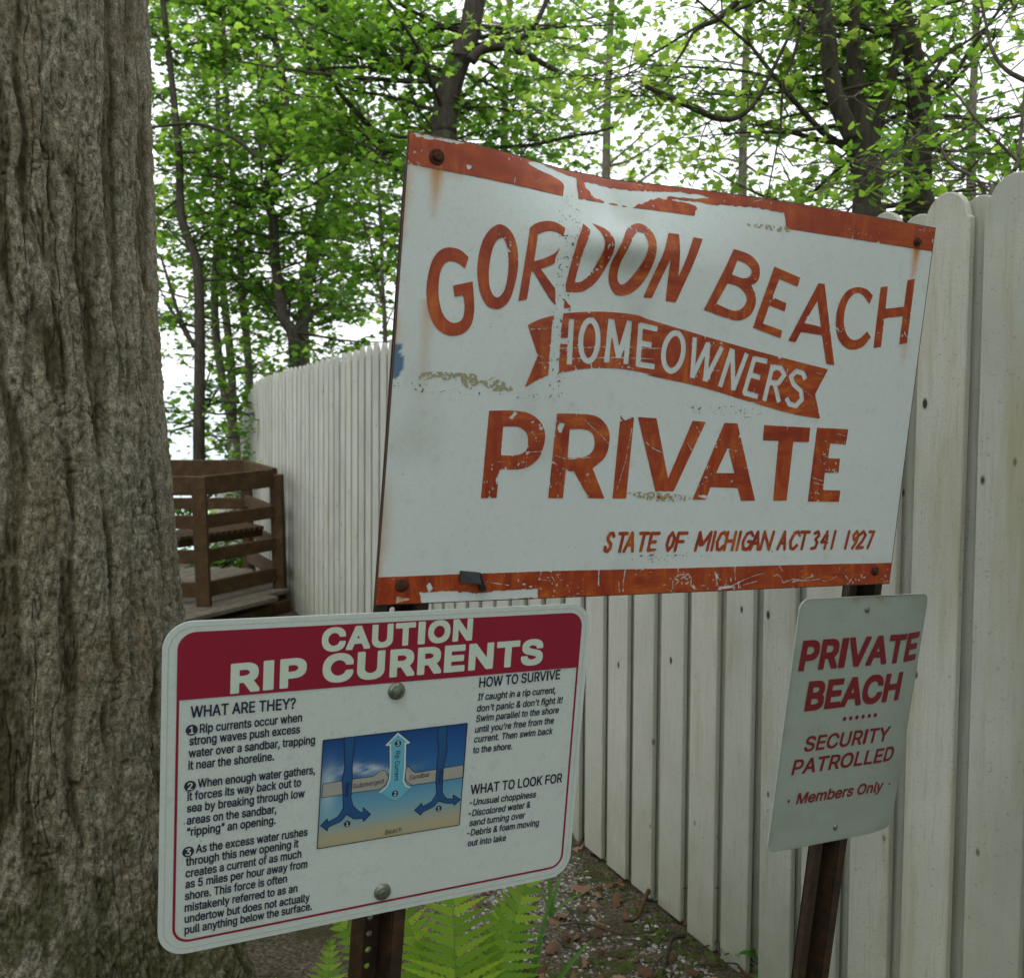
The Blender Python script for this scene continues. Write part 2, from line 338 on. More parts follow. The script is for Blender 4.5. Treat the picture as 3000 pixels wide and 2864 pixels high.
def smooth(pts, n=7):
    """closed outline; a point with a third value is a sharp corner"""
    P_ = [np.array(p[:2], float) for p in pts]; K = [len(p) > 2 for p in pts]; N = len(P_); out = []
    for i in range(N):
        p0, p1, p2, p3 = P_[i - 1], P_[i], P_[(i + 1) % N], P_[(i + 2) % N]
        if K[i] and K[(i + 1) % N]: out.append(p1); continue
        if K[i]: p0 = p1
        if K[(i + 1) % N]: p3 = p2
        for t in np.linspace(0, 1, n, endpoint=False):
            out.append(.5 * (2 * p1 + (p2 - p0) * t + (2 * p0 - 5 * p1 + 4 * p2 - p3) * t * t + (-p0 + 3 * p1 - 3 * p2 + p3) * t ** 3))
    return np.array(out)
class Field:
    def __init__(s, w, h, res):
        s.h = res; s.x = np.arange(0, w + res * .5, res); s.y = np.arange(0, h + res * .5, res)
        s.X, s.Y = np.meshgrid(s.x, s.y); s.f = np.full(s.X.shape, 9.0)
    def win(s, lo, hi, m):
        i0 = max(0, int((lo[0] - m) / s.h)); i1 = min(len(s.x), int((hi[0] + m) / s.h) + 2)
        j0 = max(0, int((lo[1] - m) / s.h)); j1 = min(len(s.y), int((hi[1] + m) / s.h) + 2)
        return slice(j0, max(j1, j0)), slice(i0, max(i1, i0))
    def put(s, sl, d, mode):
        if mode == '+': s.f[sl] = np.minimum(s.f[sl], d)
        else: s.f[sl] = np.maximum(s.f[sl], -d)
    def poly(s, pts, mode='+', rough=0, rs=120):
        pts = np.asarray(pts); sl = s.win(pts.min(0), pts.max(0), .006); X, Y = s.X[sl], s.Y[sl]
        if X.size == 0: return
        d2 = np.full(X.shape, 1e9); ins = np.zeros(X.shape, bool)
        for a, b in zip(pts, np.roll(pts, -1, 0)):
            e = b - a; L = e @ e
            if L < 1e-14: continue
            t = np.clip(((X - a[0]) * e[0] + (Y - a[1]) * e[1]) / L, 0, 1)
            d2 = np.minimum(d2, (X - a[0] - t * e[0]) ** 2 + (Y - a[1] - t * e[1]) ** 2)
            if a[1] != b[1]: ins ^= ((a[1] > Y) != (b[1] > Y)) & (X < (b[0] - a[0]) * (Y - a[1]) / (b[1] - a[1]) + a[0])
        d = np.where(ins, -1, 1) * np.sqrt(d2)
        if rough: d = d + (fbm(X * rs, Y * rs, 4) - .5) * rough
        s.put(sl, d, mode)
    def glyph(s, outer, holes=(), rough=0.0004):
        sub = Field.__new__(Field); sub.h = s.h; sub.x, sub.y, sub.X, sub.Y = s.x, s.y, s.X, s.Y; sub.f = np.full(s.X.shape, 9.0)
        sub.poly(outer, '+', rough, 260)
        for h in holes: sub.poly(h, '-', rough, 260)
        s.f = np.minimum(s.f, sub.f)
    def stroke(s, pts, wd, mode='+', rough=0, butt=True):
        pts = np.asarray(pts, float); sl = s.win(pts.min(0) - wd, pts.max(0) + wd, .003); X, Y = s.X[sl], s.Y[sl]
        if X.size == 0: return
        d = np.full(X.shape, 9.0); n = len(pts) - 1
        for i in range(n):
            a, b = pts[i], pts[i + 1]; e = b - a; L = np.linalg.norm(e)
            if L < 1e-9: continue
            e = e / L; t = (X - a[0]) * e[0] + (Y - a[1]) * e[1]; q = np.abs(-(X - a[0]) * e[1] + (Y - a[1]) * e[0])
            tc_ = np.clip(t, 0, L); cap = np.hypot(q, t - tc_) - wd / 2
            if butt and i == 0: cap = np.maximum(cap, -t)
            if butt and i == n - 1: cap = np.maximum(cap, t - L)
            d = np.minimum(d, cap)
        if rough: d = d + (fbm(X * 300, Y * 300, 3) - .5) * rough
        s.put(sl, d, mode)
    def contour(s, run=12):
        f = s.f; h = s.h; ny, nx = f.shape; ins = f < 0
        code = ins[:-1, :-1] * 1 + ins[:-1, 1:] * 2 + ins[1:, 1:] * 4 + ins[1:, :-1] * 8
        V = []; Fs = {3: [], 4: [], 5: [], 6: []}; nv = 0
        offs = [(0, 0), (1, 0), (1, 1), (0, 1)]
        for c in range(1, 15):
            J, I = np.nonzero(code == c)
            if len(I) == 0: continue
            pts = []
            for k in range(4):
                a = offs[k]; b = offs[(k + 1) % 4]; ia = bool(c >> k & 1); ib = bool(c >> ((k + 1) % 4) & 1)
                if ia: pts.append(np.stack([(I + a[0]) * h, (J + a[1]) * h], 1))
                if ia != ib:
                    fa = f[J + a[1], I + a[0]]; fb = f[J + b[1], I + b[0]]; t = fa / (fa - fb)
                    pts.append(np.stack([(I + a[0] + t * (b[0] - a[0])) * h, (J + a[1] + t * (b[1] - a[1])) * h], 1))
            k = len(pts); arr = np.stack(pts, 1); m = len(I); V.append(arr.reshape(-1, 2))
            Fs[k].append(np.arange(m * k).reshape(m, k) + nv); nv += m * k
        full = code == 15; quads = []
        for j in range(ny - 1):
            r_ = full[j]
            if not r_.any(): continue
            d = np.diff(np.concatenate([[0], r_.astype(int), [0]])); st = np.nonzero(d == 1)[0]; en = np.nonzero(d == -1)[0]
            for a, b in zip(st, en):
                for q in range(a, b, run): quads.append((q, j, min(q + run, b)))
        if quads:
            q = np.array(quads, float); a, j, b = q[:, 0] * h, q[:, 1] * h, q[:, 2] * h
            arr = np.stack([np.stack([a, j], 1), np.stack([b, j], 1), np.stack([b, j + h], 1), np.stack([a, j + h], 1)], 1)
            V.append(arr.reshape(-1, 2)); Fs[4].append(np.arange(len(q) * 4).reshape(-1, 4) + nv)
        if not V: return None
        return np.concatenate(V), [np.concatenate(v) for v in Fs.values() if v]
def print_on(pl, V2, Fs, name, mat, parent, z):
    return obj(name, mesh(name, pl.P(V2, z), Fs, mat), parent)

import os
try: GRO = bpy.data.fonts.load(os.path.join(bpy.utils.system_resource('DATAFILES'), 'fonts', 'Inter.woff2'))     # the plain grotesque that ships inside Blender
except Exception: GRO = None
from mathutils.geometry import interpolate_bezier
def text_loops(txt, space=1.0, res=5):
    """outlines of a line of type as closed loops, size 1"""
    caps = CAPH * 1.015 if (len(txt) > 1 and txt.upper() == txt and GRO) else 0      # the bar, cut to cap height, is the plain capital I wanted
    cu = bpy.data.curves.new('text', 'FONT'); cu.body = txt.replace("I", "|") if caps else txt; cu.size = 1; cu.space_character = space
    if GRO: cu.font = GRO
    ob = bpy.data.objects.new('text', cu); COL.objects.link(ob); bpy.context.view_layer.update()
    cv = ob.to_curve(bpy.context.evaluated_depsgraph_get(), apply_modifiers=False); out = []
    for sp_ in cv.splines:
        P_ = sp_.bezier_points; n = len(P_); lp = []
        for i in range(n):
            a_, b_ = P_[i], P_[(i + 1) % n]
            straight = (a_.handle_right - a_.co).cross(b_.co - a_.co).length < 1e-6 and (b_.handle_left - b_.co).cross(b_.co - a_.co).length < 1e-6
            lp += [a_.co[:2]] if straight else [v[:2] for v in interpolate_bezier(a_.co, a_.handle_right, b_.handle_left, b_.co, res + 1)[:-1]]
        lp = np.array(lp)
        if caps and lp[:, 1].max() > caps * 1.03: lp[:, 1] = np.clip(lp[:, 1], 0, CAPH); mid_ = lp[:, 0].mean(); lp[:, 0] = mid_ + np.sign(lp[:, 0] - mid_) * .047
        out.append(lp)
    ob.to_curve_clear(); bpy.data.objects.remove(ob); bpy.data.curves.remove(cu); return out
CAPH = 0; CAPH = text_loops('H')[0][:, 1].max()
def fill_type(loops, g_, res):
    """non-zero winding fill of the outlines, thickened by g_"""
    al = np.concatenate(loops); o_ = al.min(0) - g_ - 3 * res; sz = al.max(0) + g_ + 3 * res - o_; F_ = Field(sz[0], sz[1], res); X_, Y_ = F_.X + o_[0], F_.Y + o_[1]
    d = np.full(X_.shape, .01); wn = np.zeros(X_.shape, int)
    for lp in loops:
        for a_, b_ in zip(lp, np.roll(lp, -1, 0)):
            e_ = b_ - a_; L_ = e_ @ e_
            if L_ < 1e-16: continue
            w_ = F_.win(np.minimum(a_, b_) - o_, np.maximum(a_, b_) - o_, g_ + 2.5 * res); Xw, Yw = X_[w_], Y_[w_]
            t_ = np.clip(((Xw - a_[0]) * e_[0] + (Yw - a_[1]) * e_[1]) / L_, 0, 1); dx = np.abs(Xw - a_[0] - t_ * e_[0]); dy = np.abs(Yw - a_[1] - t_ * e_[1])
            d[w_] = np.minimum(d[w_], np.maximum(np.maximum(dx, dy), .84 * np.hypot(dx, dy)))
        lo, hi = lp.min(0), lp.max(0); w_ = F_.win(lo - o_, hi - o_, res); Xw, Yw = X_[w_], Y_[w_]; k_ = np.zeros(Xw.shape, int)
        for a_, b_ in zip(lp, np.roll(lp, -1, 0)):
            if a_[1] == b_[1]: continue
            e_ = b_ - a_; k_ += np.where(((a_[1] > Yw) != (b_[1] > Yw)) & (Xw < e_[0] * (Yw - a_[1]) / e_[1] + a_[0]), 1 if b_[1] > a_[1] else -1, 0)
        wn[w_] += k_
    F_.f = np.where(wn != 0, -d, d) - g_; V2, Fs = F_.contour(); return V2 + o_, Fs
class TextBlock:
    def __init__(s, pl): s.pl = pl; s.items = []
    def line(s, txt, a, b, cap, bold=0.0, shear=0.0, space=1.0, res=3, upright=True):
        """a, b: measured ends of the baseline, cap: metres of cap height, bold: thickening as a share of cap height"""
        lps = text_loops(txt, space, 5 if cap > .02 else 3); al = np.concatenate(lps); x0, x1 = al[:, 0].min(), al[:, 0].max()
        A, B = s.pl.px([a, b]); ex = B - A; e_ = ex / np.linalg.norm(ex); up = np.array([0., 1.]) if upright else np.array([-e_[1], e_[0]]); g_ = cap * bold
        A = A + e_ * g_ + up * g_; ex = ex - 2 * g_ * e_; cap = cap - 2 * g_; L = (x1 - x0) + shear
        m = [A + ((q_[:, 0:1] - x0 + shear * q_[:, 1:2]) / L) * ex + (q_[:, 1:2] / CAPH * cap) * up for q_ in lps]
        s.items.append(fill_type(m, g_, .0005 if cap > .024 else .00033))
    def number(s, c, txt, capm):
        lps = text_loops(txt, 1, 4); al = np.concatenate(lps); mid = (al.max(0) + al.min(0)) / 2; s.items.append(fill_type([c + (q_ - mid) * capm / CAPH for q_ in lps], capm * .02, .0003))
    def build(s, name, mat, parent, z=.0009):
        return [obj(name, mesh(name, s.pl.P(uv, z), Fc, mat), parent) for uv, Fc in s.items]

def rrect(w, h, r_, n=8, inset=0):
    x0 = y0 = inset; x1 = w - inset; y1 = h - inset; out = []
    for cx, cy, a0 in ((x1 - r_, y0 + r_, -90), (x1 - r_, y1 - r_, 0), (x0 + r_, y1 - r_, 90), (x0 + r_, y0 + r_, 180)):
        for k in range(n + 1):
            a = R(a0 + 90 * k / n); out.append((cx + r_ * math.cos(a), cy + r_ * math.sin(a)))
    return np.array(out)
def plate(pl, outline, th, name, mat, parent, z=0.0, edge=None):
    n = len(outline); c = outline.mean(0); V = list(pl.P(outline, z)) + list(pl.P(outline, z - th)); V += [pl.P(c, z), pl.P(c, z - th)]
    Fc = [(i, (i + 1) % n, 2 * n) for i in range(n)] + [((i + 1) % n + n, i + n, 2 * n + 1) for i in range(n)] + [(i, i + n, (i + 1) % n + n, (i + 1) % n) for i in range(n)]
    me = mesh(name, V, Fc, mat)
    if edge:
        me.materials.append(edge)
        for i, p in enumerate(me.polygons):
            if i >= n: p.material_index = 1
    return obj(name, me, parent)
def dome_bolt(pl, uv, z, r_, hgt, name, mat, parent, hexhead=False, tilt=0):
    mb = MB(); uv = np.array(uv); rings = []; N = 20
    prof = [(1, 0), (1, .12), (.93, .35), (.72, .62), (.45, .72), (.44, .75), (.40, .95), (.2, 1.0)] if not hexhead else [(1, 0), (1, .18), (.92, .26), (.60, .26), (.60, .28), (.58, .85), (.5, 1.0), (.1, 1.0)]
    for i, (a, b) in enumerate(prof):
        NN = N; ring = []
        for k in range(NN):
            an = 2 * math.pi * k / NN + tilt; rr = a * r_
            if hexhead and i >= 4: rr *= math.cos(math.pi / 6) / math.cos(((an) % (math.pi / 3)) - math.pi / 6)
            ring.append(pl.P(uv + rr * np.array([math.cos(an), math.sin(an)]), z + b * hgt))
        rings.append(ring)
    V = [v for r2 in rings for v in r2]; Fc = []
    for i in range(len(rings) - 1):
        for k in range(N): Fc.append((i * N + k, i * N + (k + 1) % N, (i + 1) * N + (k + 1) % N, (i + 1) * N + k))
    Fc.append(tuple((len(rings) - 1) * N + k for k in range(N)))
    mb.add(V, Fc); return mb.build(name, mat, parent, False)

c1 = lambda x, y: (1050 + x / 1.9747, 350 + y / 1.9747)
c2 = lambda x, y: (1900 + x / 1.9747, 550 + y / 1.9747)
c3 = lambda x, y: (1050 + x / 2.0684, 1150 + y / 2.0684)
c4 = lambda x, y: (1900 + x / 2.0684, 1150 + y / 2.0684)
cH = lambda x, y: (1550 + x / 2.1833, 850 + y / 2.1833)
cS = lambda x, y: (1750 + x / 2.1833, 1500 + y / 2.1833)
def q(cf, pts): return [cf(p[0], p[1]) + tuple(p[2:]) for p in pts]

BIG = Plane([(1200, 385), (2740, 669), (2604, 1708), (1101, 1771)], 1.160)
RIP = Plane([(477, 1823), (1733, 1766), (1667, 2560), (461, 2809)], 1.088)
PB = Plane([(2347, 1755), (2738, 1742), (2626, 2427), (2247, 2501)], 1.515)
def bend(uv):      # the dent knocked into the top edge, plus the slight cupping of the sheet
    u = uv[..., 0] / BIG.w; v = uv[..., 1] / BIG.h
    a = np.clip((v - .80) / .20, 0, 1)
    wdt = np.where(u < .30, .14, .26)
    d = -.055 * np.exp(-((u - .30) / wdt) ** 2) * (a ** 1.7)
    d += .017 * np.exp(-((u - .345) / .07) ** 2 - ((v - .84) / .045) ** 2)
    d += -.006 * np.exp(-((u - .36) / .03) ** 2) * np.clip((v - .74) / .2, 0, 1)
    return d + .004 * np.sin(u * 5 + 1) * np.sin(v * 3)
BIG.off = bend
def glyph_uv(pl, cf, pts, n=7): 
    g = smooth(q(cf, pts), n); return pl.px(g)
C = 1     # marks a sharp corner

# ---------------------------------------------------------------- the large sign
big = empty('beach_sign', 'large white sign with orange-red GORDON BEACH HOMEOWNERS PRIVATE lettering, bent at its top edge', 'sign', tuple(BIG.BL))
def local(parent):   # parts are modelled in world metres; take the parent's place back out
    for ch in parent.children_recursive if hasattr(parent, 'children_recursive') else []: pass
res = .0038; us = np.linspace(0, BIG.w, int(BIG.w / res)); vs = np.linspace(0, BIG.h, int(BIG.h / res)); U_, V_ = np.meshgrid(us, vs)
uv = np.stack([U_, V_], -1); N0 = uv.shape[0] * uv.shape[1]; nx, ny = len(us), len(vs); TH = .0045
front = BIG.P(uv, 0.0).reshape(-1, 3); back = BIG.P(uv, -TH).reshape(-1, 3)
Q = gridq(nx, ny); me = mesh('sheet', np.concatenate([front, back]), np.concatenate([Q, Q[:, ::-1] + N0]), M_SIGN, True)
per = list(range(nx)) + [j * nx + nx - 1 for j in range(1, ny)] + [(ny - 1) * nx + i for i in range(nx - 2, -1, -1)] + [j * nx for j in range(ny - 2, 0, -1)]
st = np.zeros((N0 * 2, 4)); st[:, 3] = 1
su, sv2 = U_.ravel(), V_.ravel()
def streak(cx, cy, wdt, length, amt, ch=0):
    (a, b) = BIG.px([(cx, cy)])[0]; dy = b - sv2
    s_ = np.exp(-((su - a + .0) / (wdt * (1 - .6 * np.clip(dy / length, 0, 1)))) ** 2) * np.clip(1 - dy / length, 0, 1) * (dy > -.002)
    st[:N0, ch] = np.maximum(st[:N0, ch], amt * s_)
streak(*c1(455, 265), .0105, .075, .9); streak(*c1(400, 1050), .010, .16, .35); streak(*c2(1555, 335), .009, .09, .95)
streak(*c2(1490, 880), .010, .06, .35); streak(*c3(262, 1200), .012, .035, .9); streak(*c4(1370, 1080), .014, .03, .5)
for (cf, x0, y0, x1, y1, a) in ((c1, 330, 290, 620, 305, .22),):
    (ua, va), (ub, vb) = BIG.px([cf(x0, y0), cf(x1, y1)]); s_ = np.exp(-((sv2 - (va + vb) / 2) / .008) ** 2) * ((su > ua) & (su < ub)); st[:N0, 0] = np.maximum(st[:N0, 0], a * s_)
nzv = fbm(su * 40, sv2 * 14, 4)
st[:N0, 0] = np.maximum(st[:N0, 0], .55 * np.exp(-su / .008) * np.clip(nzv * 2.4 - .9, 0, 1))          # rust creeping in from the left edge
st[:N0, 1] = np.clip(fbm(su * 9, sv2 * 5, 5) * 1.6 - 1.02, 0, .35)
a, b = BIG.px([c1(213, 1400)])[0]; s_ = ((su - 0.0) / .012) ** 2 + ((sv2 - b) / .024) ** 2 + (fbm(su * 200, sv2 * 200, 3) - .5) * .9; st[:N0, 2] = np.where(s_ < 1, .9, 0)
ca = me.color_attributes.new('stain', 'FLOAT_COLOR', 'POINT'); ca.data.foreach_set('color', st.astype(np.float32).ravel())
sheet = obj('sheet', me)
rimV = np.concatenate([BIG.P(np.stack([su, sv2], 1)[per] + 0, .0006), BIG.P(np.stack([su, sv2], 1)[per], -TH - .0006)]); cen = np.array([BIG.w / 2, BIG.h / 2])
uvp = np.stack([su, sv2], 1)[per]; d_ = uvp - cen; outw = np.where(np.abs(d_) > cen - 1e-4, np.sign(d_), 0) * .0012; uvo = uvp + outw; n = len(per)
rv = np.concatenate([BIG.P(uvp, .0004), BIG.P(uvo, .0002), BIG.P(uvo, -TH - .0003), BIG.P(uvp, -TH - .0004)])
i_ = np.arange(n); j_ = (i_ + 1) % n
rf = np.concatenate([np.stack([i_ + k * n, i_ + (k + 1) * n, j_ + (k + 1) * n, j_ + k * n], 1) for k in range(3)])
rim = obj('rim', mesh('rim', rv, rf, M_EDGE))

fd = Field(BIG.w, BIG.h, .0010); FLD = {}
def keep(name):
    FLD[name] = fd.f.copy(); fd.f[:] = 9.0
bx = lambda cf, pts: BIG.px(q(cf, pts))
# border bands
topb = [(0, BIG.h + .01), (0, BIG.px([c1(305, 262)])[0][1])] + [tuple(p) for p in bx(c1, [(1220, 426)])] + [tuple(p) for p in bx(c2, [(810, 235), (1640, 368)])] + [(BIG.w + .01, BIG.px([c2(1645, 369)])[0][1]), (BIG.w + .01, BIG.h + .01)]
fd.poly(np.array(topb), '+', .0006, 90)
keep('upper_border_band')
botb = [(-.01, -.01), (-.01, BIG.px([c3(125, 1118)])[0][1])] + [tuple(p) for p in bx(c3, [(600, 1098), (1200, 1078), (1965, 1062)])] + [tuple(p) for p in bx(c4, [(800, 1045), (1475, 1030)])] + [(BIG.w + .01, BIG.px([c4(1475, 1030)])[0][1]), (BIG.w + .01, -.01)]
fd.poly(np.array(botb), '+', .0006, 90); keep('lower_border_band')
G = [
 (c1, [(632,798,C),(585,757),(525,742),(470,757),(425,810),(398,900),(388,1000),(398,1100),(430,1185),(480,1235),(540,1252),(600,1238),(645,1190),(662,1120),(662,1040),(655,938,C),(541,962,C),(550,1028,C),(598,1018,C),(607,1070),(603,1130),(585,1165),(550,1178),(515,1165),(480,1120),(460,1040),(458,960),(470,880),(495,835),(530,820),(575,835),(612,864,C)], []),
 (c1, [(820,608),(880,650),(912,740),(917,850),(900,950),(870,1040),(830,1085),(790,1098),(740,1080),(700,1010),(682,900),(688,800),(715,700),(760,635)], [[(825,685),(850,720),(862,800),(860,880),(845,970),(820,1015),(793,1030),(765,1005),(750,950),(750,860),(765,770),(790,710)]]),
 (c1, [(918,1052,C),(990,628,C),(1030,600),(1100,585),(1160,600),(1205,640),(1218,690),(1195,765),(1130,832),(1050,866,C),(1130,975),(1228,1088,C),(1170,1094,C),(1110,1050),(1008,885,C),(995,878,C),(968,1042,C)], [[(1035,665,C),(1100,645),(1160,660),(1178,700),(1140,765),(1080,800),(1010,822,C)]]),
 (c1, [(1195,998,C),(1192,962,C),(1258,700,C),(1305,600,C),(1335,640,C),(1290,760,C),(1245,945,C),(1290,935),(1345,880),(1388,790),(1402,720),(1390,660,C),(1358,598,C),(1425,640),(1455,710),(1448,790),(1412,880),(1360,950),(1300,992),(1250,1000,C)], []),
 (c1, [(1635,595),(1690,620),(1717,690),(1705,800),(1670,900),(1610,980),(1540,1018),(1480,1010),(1445,940),(1450,840),(1490,730),(1550,640)], [[(1625,650),(1655,670),(1662,730),(1640,810),(1600,880),(1550,940),(1515,955),(1495,920),(1505,830),(1540,740),(1585,675)]]),
 (c2, [(-33,635,C),(130,258,C),(193,265,C),(170,520,C),(275,283,C),(328,293,C),(158,662,C),(98,655,C),(122,415,C),(18,638,C)], []),
 (c2, [(502,352,C),(590,385),(640,440),(648,500),(630,545),(597,562,C),(622,615),(622,680),(590,740),(530,767),(470,758),(322,706,C)], [[(520,418,C),(570,440),(600,475),(590,510),(550,523),(484,502,C)], [(460,553,C),(520,570),(565,615),(570,660),(540,700),(490,710),(394,670,C)]]),
 (c2, [(733,455,C),(884,520,C),(867,571,C),(762,527,C),(722,632,C),(804,668,C),(794,714,C),(704,680,C),(668,785,C),(780,825,C),(771,870,C),(608,808,C)], []),
 (c2, [(988,552,C),(1024,556,C),(1083,1026,C),(1036,1018,C),(1012,852,C),(889,834,C),(858,893,C),(815,885,C)], [[(984,652,C),(1005,803,C),(908,782,C)]]),
 (c2, [(1302,625,C),(1270,590),(1215,575),(1150,600),(1105,680),(1090,780),(1105,870),(1150,925),(1200,935),(1250,915),(1292,865,C),(1270,830,C),(1230,870),(1190,880),(1155,850),(1137,790),(1142,710),(1165,645),(1205,608),(1245,620),(1282,672,C)], []),
 (c2, [(1347,575,C),(1387,570,C),(1375,700,C),(1480,688,C),(1500,535,C),(1542,528,C),(1497,900,C),(1453,905,C),(1474,742,C),(1368,755,C),(1350,920,C),(1307,927,C)], []),
 # PRIVATE
 (c3, [(785,108,C),(940,108),(1040,130),(1105,190),(1125,270),(1100,370),(1050,430),(980,460),(848,465,C),(832,635,C),(737,637,C)], [[(870,205,C),(960,205),(1010,240),(1022,290),(1010,345),(960,375),(857,378,C)]]),
 (c3, [(1197,125,C),(1380,130),(1460,155),(1510,220),(1517,300),(1490,390),(1415,458,C),(1488,640,C),(1390,637,C),(1303,478,C),(1252,470,C),(1235,637,C),(1145,637,C)], [[(1275,220,C),(1370,222),(1415,250),(1427,300),(1415,350),(1370,385),(1262,395,C)]]),
 (c3, [(1585,138,C),(1668,150,C),(1620,640,C),(1537,640,C)], []),
 (c4, [(-66,147,C),(48,155,C),(118,520,C),(270,170,C),(350,178,C),(130,645,C),(52,642,C)], []),
 (c4, [(465,183,C),(545,187,C),(650,655,C),(563,655,C),(545,578,C),(378,572,C),(350,648,C),(268,648,C)], [[(487,330,C),(525,488,C),(413,487,C)]]),
 (c4, [(708,197,C),(988,213,C),(980,300,C),(885,298,C),(842,655,C),(760,655,C),(795,293,C),(700,290,C)], []),
 (c4, [(1030,213,C),(1218,222,C),(1202,315,C),(1108,308,C),(1095,398,C),(1167,400,C),(1157,487,C),(1075,485,C),(1063,590,C),(1167,593,C),(1158,662,C),(970,660,C)], []),
]
for gi, (cf, o_, hl) in enumerate(G):
    if gi == 6: keep('word_gordon')
    if gi == 11: keep('word_beach')
    fd.glyph(glyph_uv(BIG, cf, o_), [glyph_uv(BIG, cf, h) for h in hl])
keep('word_private')
# the ribbon behind HOMEOWNERS
ban = q(c1, [(972,1190,C),(1045,1155),(1120,1135),(1175,1122),(1400,1112),(1600,1130)]) + q(c2, [(0,762),(300,850),(600,935),(850,1000),(1047,1050,C),(972,1195,C),(1000,1335,C),(850,1310),(600,1240),(300,1150),(0,1085)]) + q(c1, [(1700,1475),(1500,1440),(1300,1442),(1155,1467,C),(1090,1480,C),(1020,1510),(955,1550,C),(1030,1365,C)])
fd.glyph(BIG.px(smooth(ban, 6)))
def cut(cf, pts, wd): fd.stroke(BIG.px(q(cf, pts)), wd, '-', .0005)
def ell(cf, cx, cy, a, b, t, wd):
    pts = [(cx + a * math.cos(k) * math.cos(t) - b * math.sin(k) * math.sin(t), cy + a * math.cos(k) * math.sin(t) + b * math.sin(k) * math.cos(t)) for k in np.linspace(0, 2 * math.pi, 33)]
    fd.stroke(BIG.px(q(cf, pts)), wd, '-', .0004, False)
LW = .0087
for pts in ([(160,195),(142,420)], [(150,325),(250,325)], [(265,185),(250,475)],
            [(520,182),(490,462)], [(525,190),(568,430)], [(568,430),(640,195)], [(640,195),(615,472)],
            [(712,210),(694,486)], [(705,222),(820,248)], [(700,338),(782,350)], [(688,472),(802,488)],
            [(1063,300),(1046,560)], [(1046,558),(1150,335)], [(1150,335),(1130,582)], [(1130,580),(1240,362)],
            [(1226,618),(1305,372)], [(1308,380),(1312,640)], [(1312,638),(1400,402)],
            [(1452,425),(1382,662)], [(1448,436),(1532,455)], [(1420,540),(1486,558)], [(1378,655),(1472,680)],
            [(1568,476),(1512,708)], [(1565,490),(1620,497),(1642,540),(1605,592),(1540,590)], [(1580,595),(1608,716)],
            [(1776,570),(1762,530),(1718,518),(1684,552),(1700,600),(1750,645),(1754,700),(1715,738),(1675,728),(1655,688)]):
    cut(cH, pts, LW)
ell(cH, 380, 322, 56, 130, .06, LW); ell(cH, 924, 394, 63, 122, .16, LW * 1.05)
keep('ribbon')
# the small hand lettering
SF = {'S': [[(1,.84),(.75,1),(.3,.98),(.08,.76),(.35,.56),(.8,.40),(.85,.16),(.5,0),(.1,.05),(0,.22)]], 'T': [[(0,.98),(1,.98)],[(.5,.98),(.5,0)]],
      'A': [[(0,0),(.5,1),(1,0)],[(.2,.35),(.85,.35)]], 'E': [[(1,.97),(0,.97),(0,.03),(.95,.03)],[(0,.5),(.75,.5)]], 'O': [[(.5,1),(.1,.75),(.05,.3),(.4,0),(.85,.25),(.95,.7),(.5,1)]],
      'F': [[(1,.97),(0,.97),(0,0)],[(0,.5),(.75,.5)]], 'M': [[(0,0),(.08,1),(.45,.3),(.92,1),(.9,0)],[(.06,.9),(.3,.3)]], 'I': [[(.5,1),(.5,0)]],
      'C': [[(1,.8),(.7,1),(.25,.9),(0,.45),(.2,.04),(.6,0),(.9,.2)]], 'H': [[(0,1),(0,0)],[(1,1),(1,0)],[(0,.5),(1,.5)]],
      'G': [[(1,.8),(.7,1),(.25,.9),(0,.45),(.2,.04),(.65,0),(.95,.2),(.95,.45),(.6,.45)]], 'N': [[(0,0),(.05,1),(.9,0),(1,1)]],
      '3': [[(.1,.9),(.6,1),(.9,.78),(.45,.55),(.85,.35),(.7,.05),(.1,0)]], '4': [[(.6,1),(0,.38),(1,.38)],[(.75,.75),(.75,0)]], '1': [[(.5,1),(.5,0)]],
      '9': [[(.95,.75),(.55,1),(.1,.75),(.4,.48),(.95,.72),(.8,.3),(.4,0)]], '2': [[(.05,.8),(.45,1),(.9,.78),(.6,.4),(0,0),(.9,.03)]], '7': [[(.05,.97),(1,.97),(.45,0)]]}
for ch, x0, x1 in (('S',38,108),('T',112,192),('A',165,250),('T',246,328),('E',318,396),('O',430,504),('F',492,576),('M',622,738),('I',712,772),('C',752,832),('H',808,890),('I',872,936),('G',918,1004),('A',975,1056),('N',1040,1132),
                   ('A',1150,1226),('C',1222,1304),('T',1278,1362),('3',1362,1432),('4',1422,1492),('1',1476,1544),('1',1570,1626),('9',1612,1680),('2',1654,1728),('7',1712,1772)):
    sl = 27
    for s_ in SF[ch]:
        pts = []
        for x, y in s_:
            xx = x0 + 4 + x * (x1 - x0 - sl - 4) + y * sl; top = 134 - (xx - 38) * .007; bot = 250 - (xx - 38) * .013
            pts.append((xx, bot + (top - bot) * y))
        fd.stroke(BIG.px(q(cS, pts)), .0056, '+', .0006, False)
        pts2 = BIG.px(q(cS, pts))
keep('small_lettering')
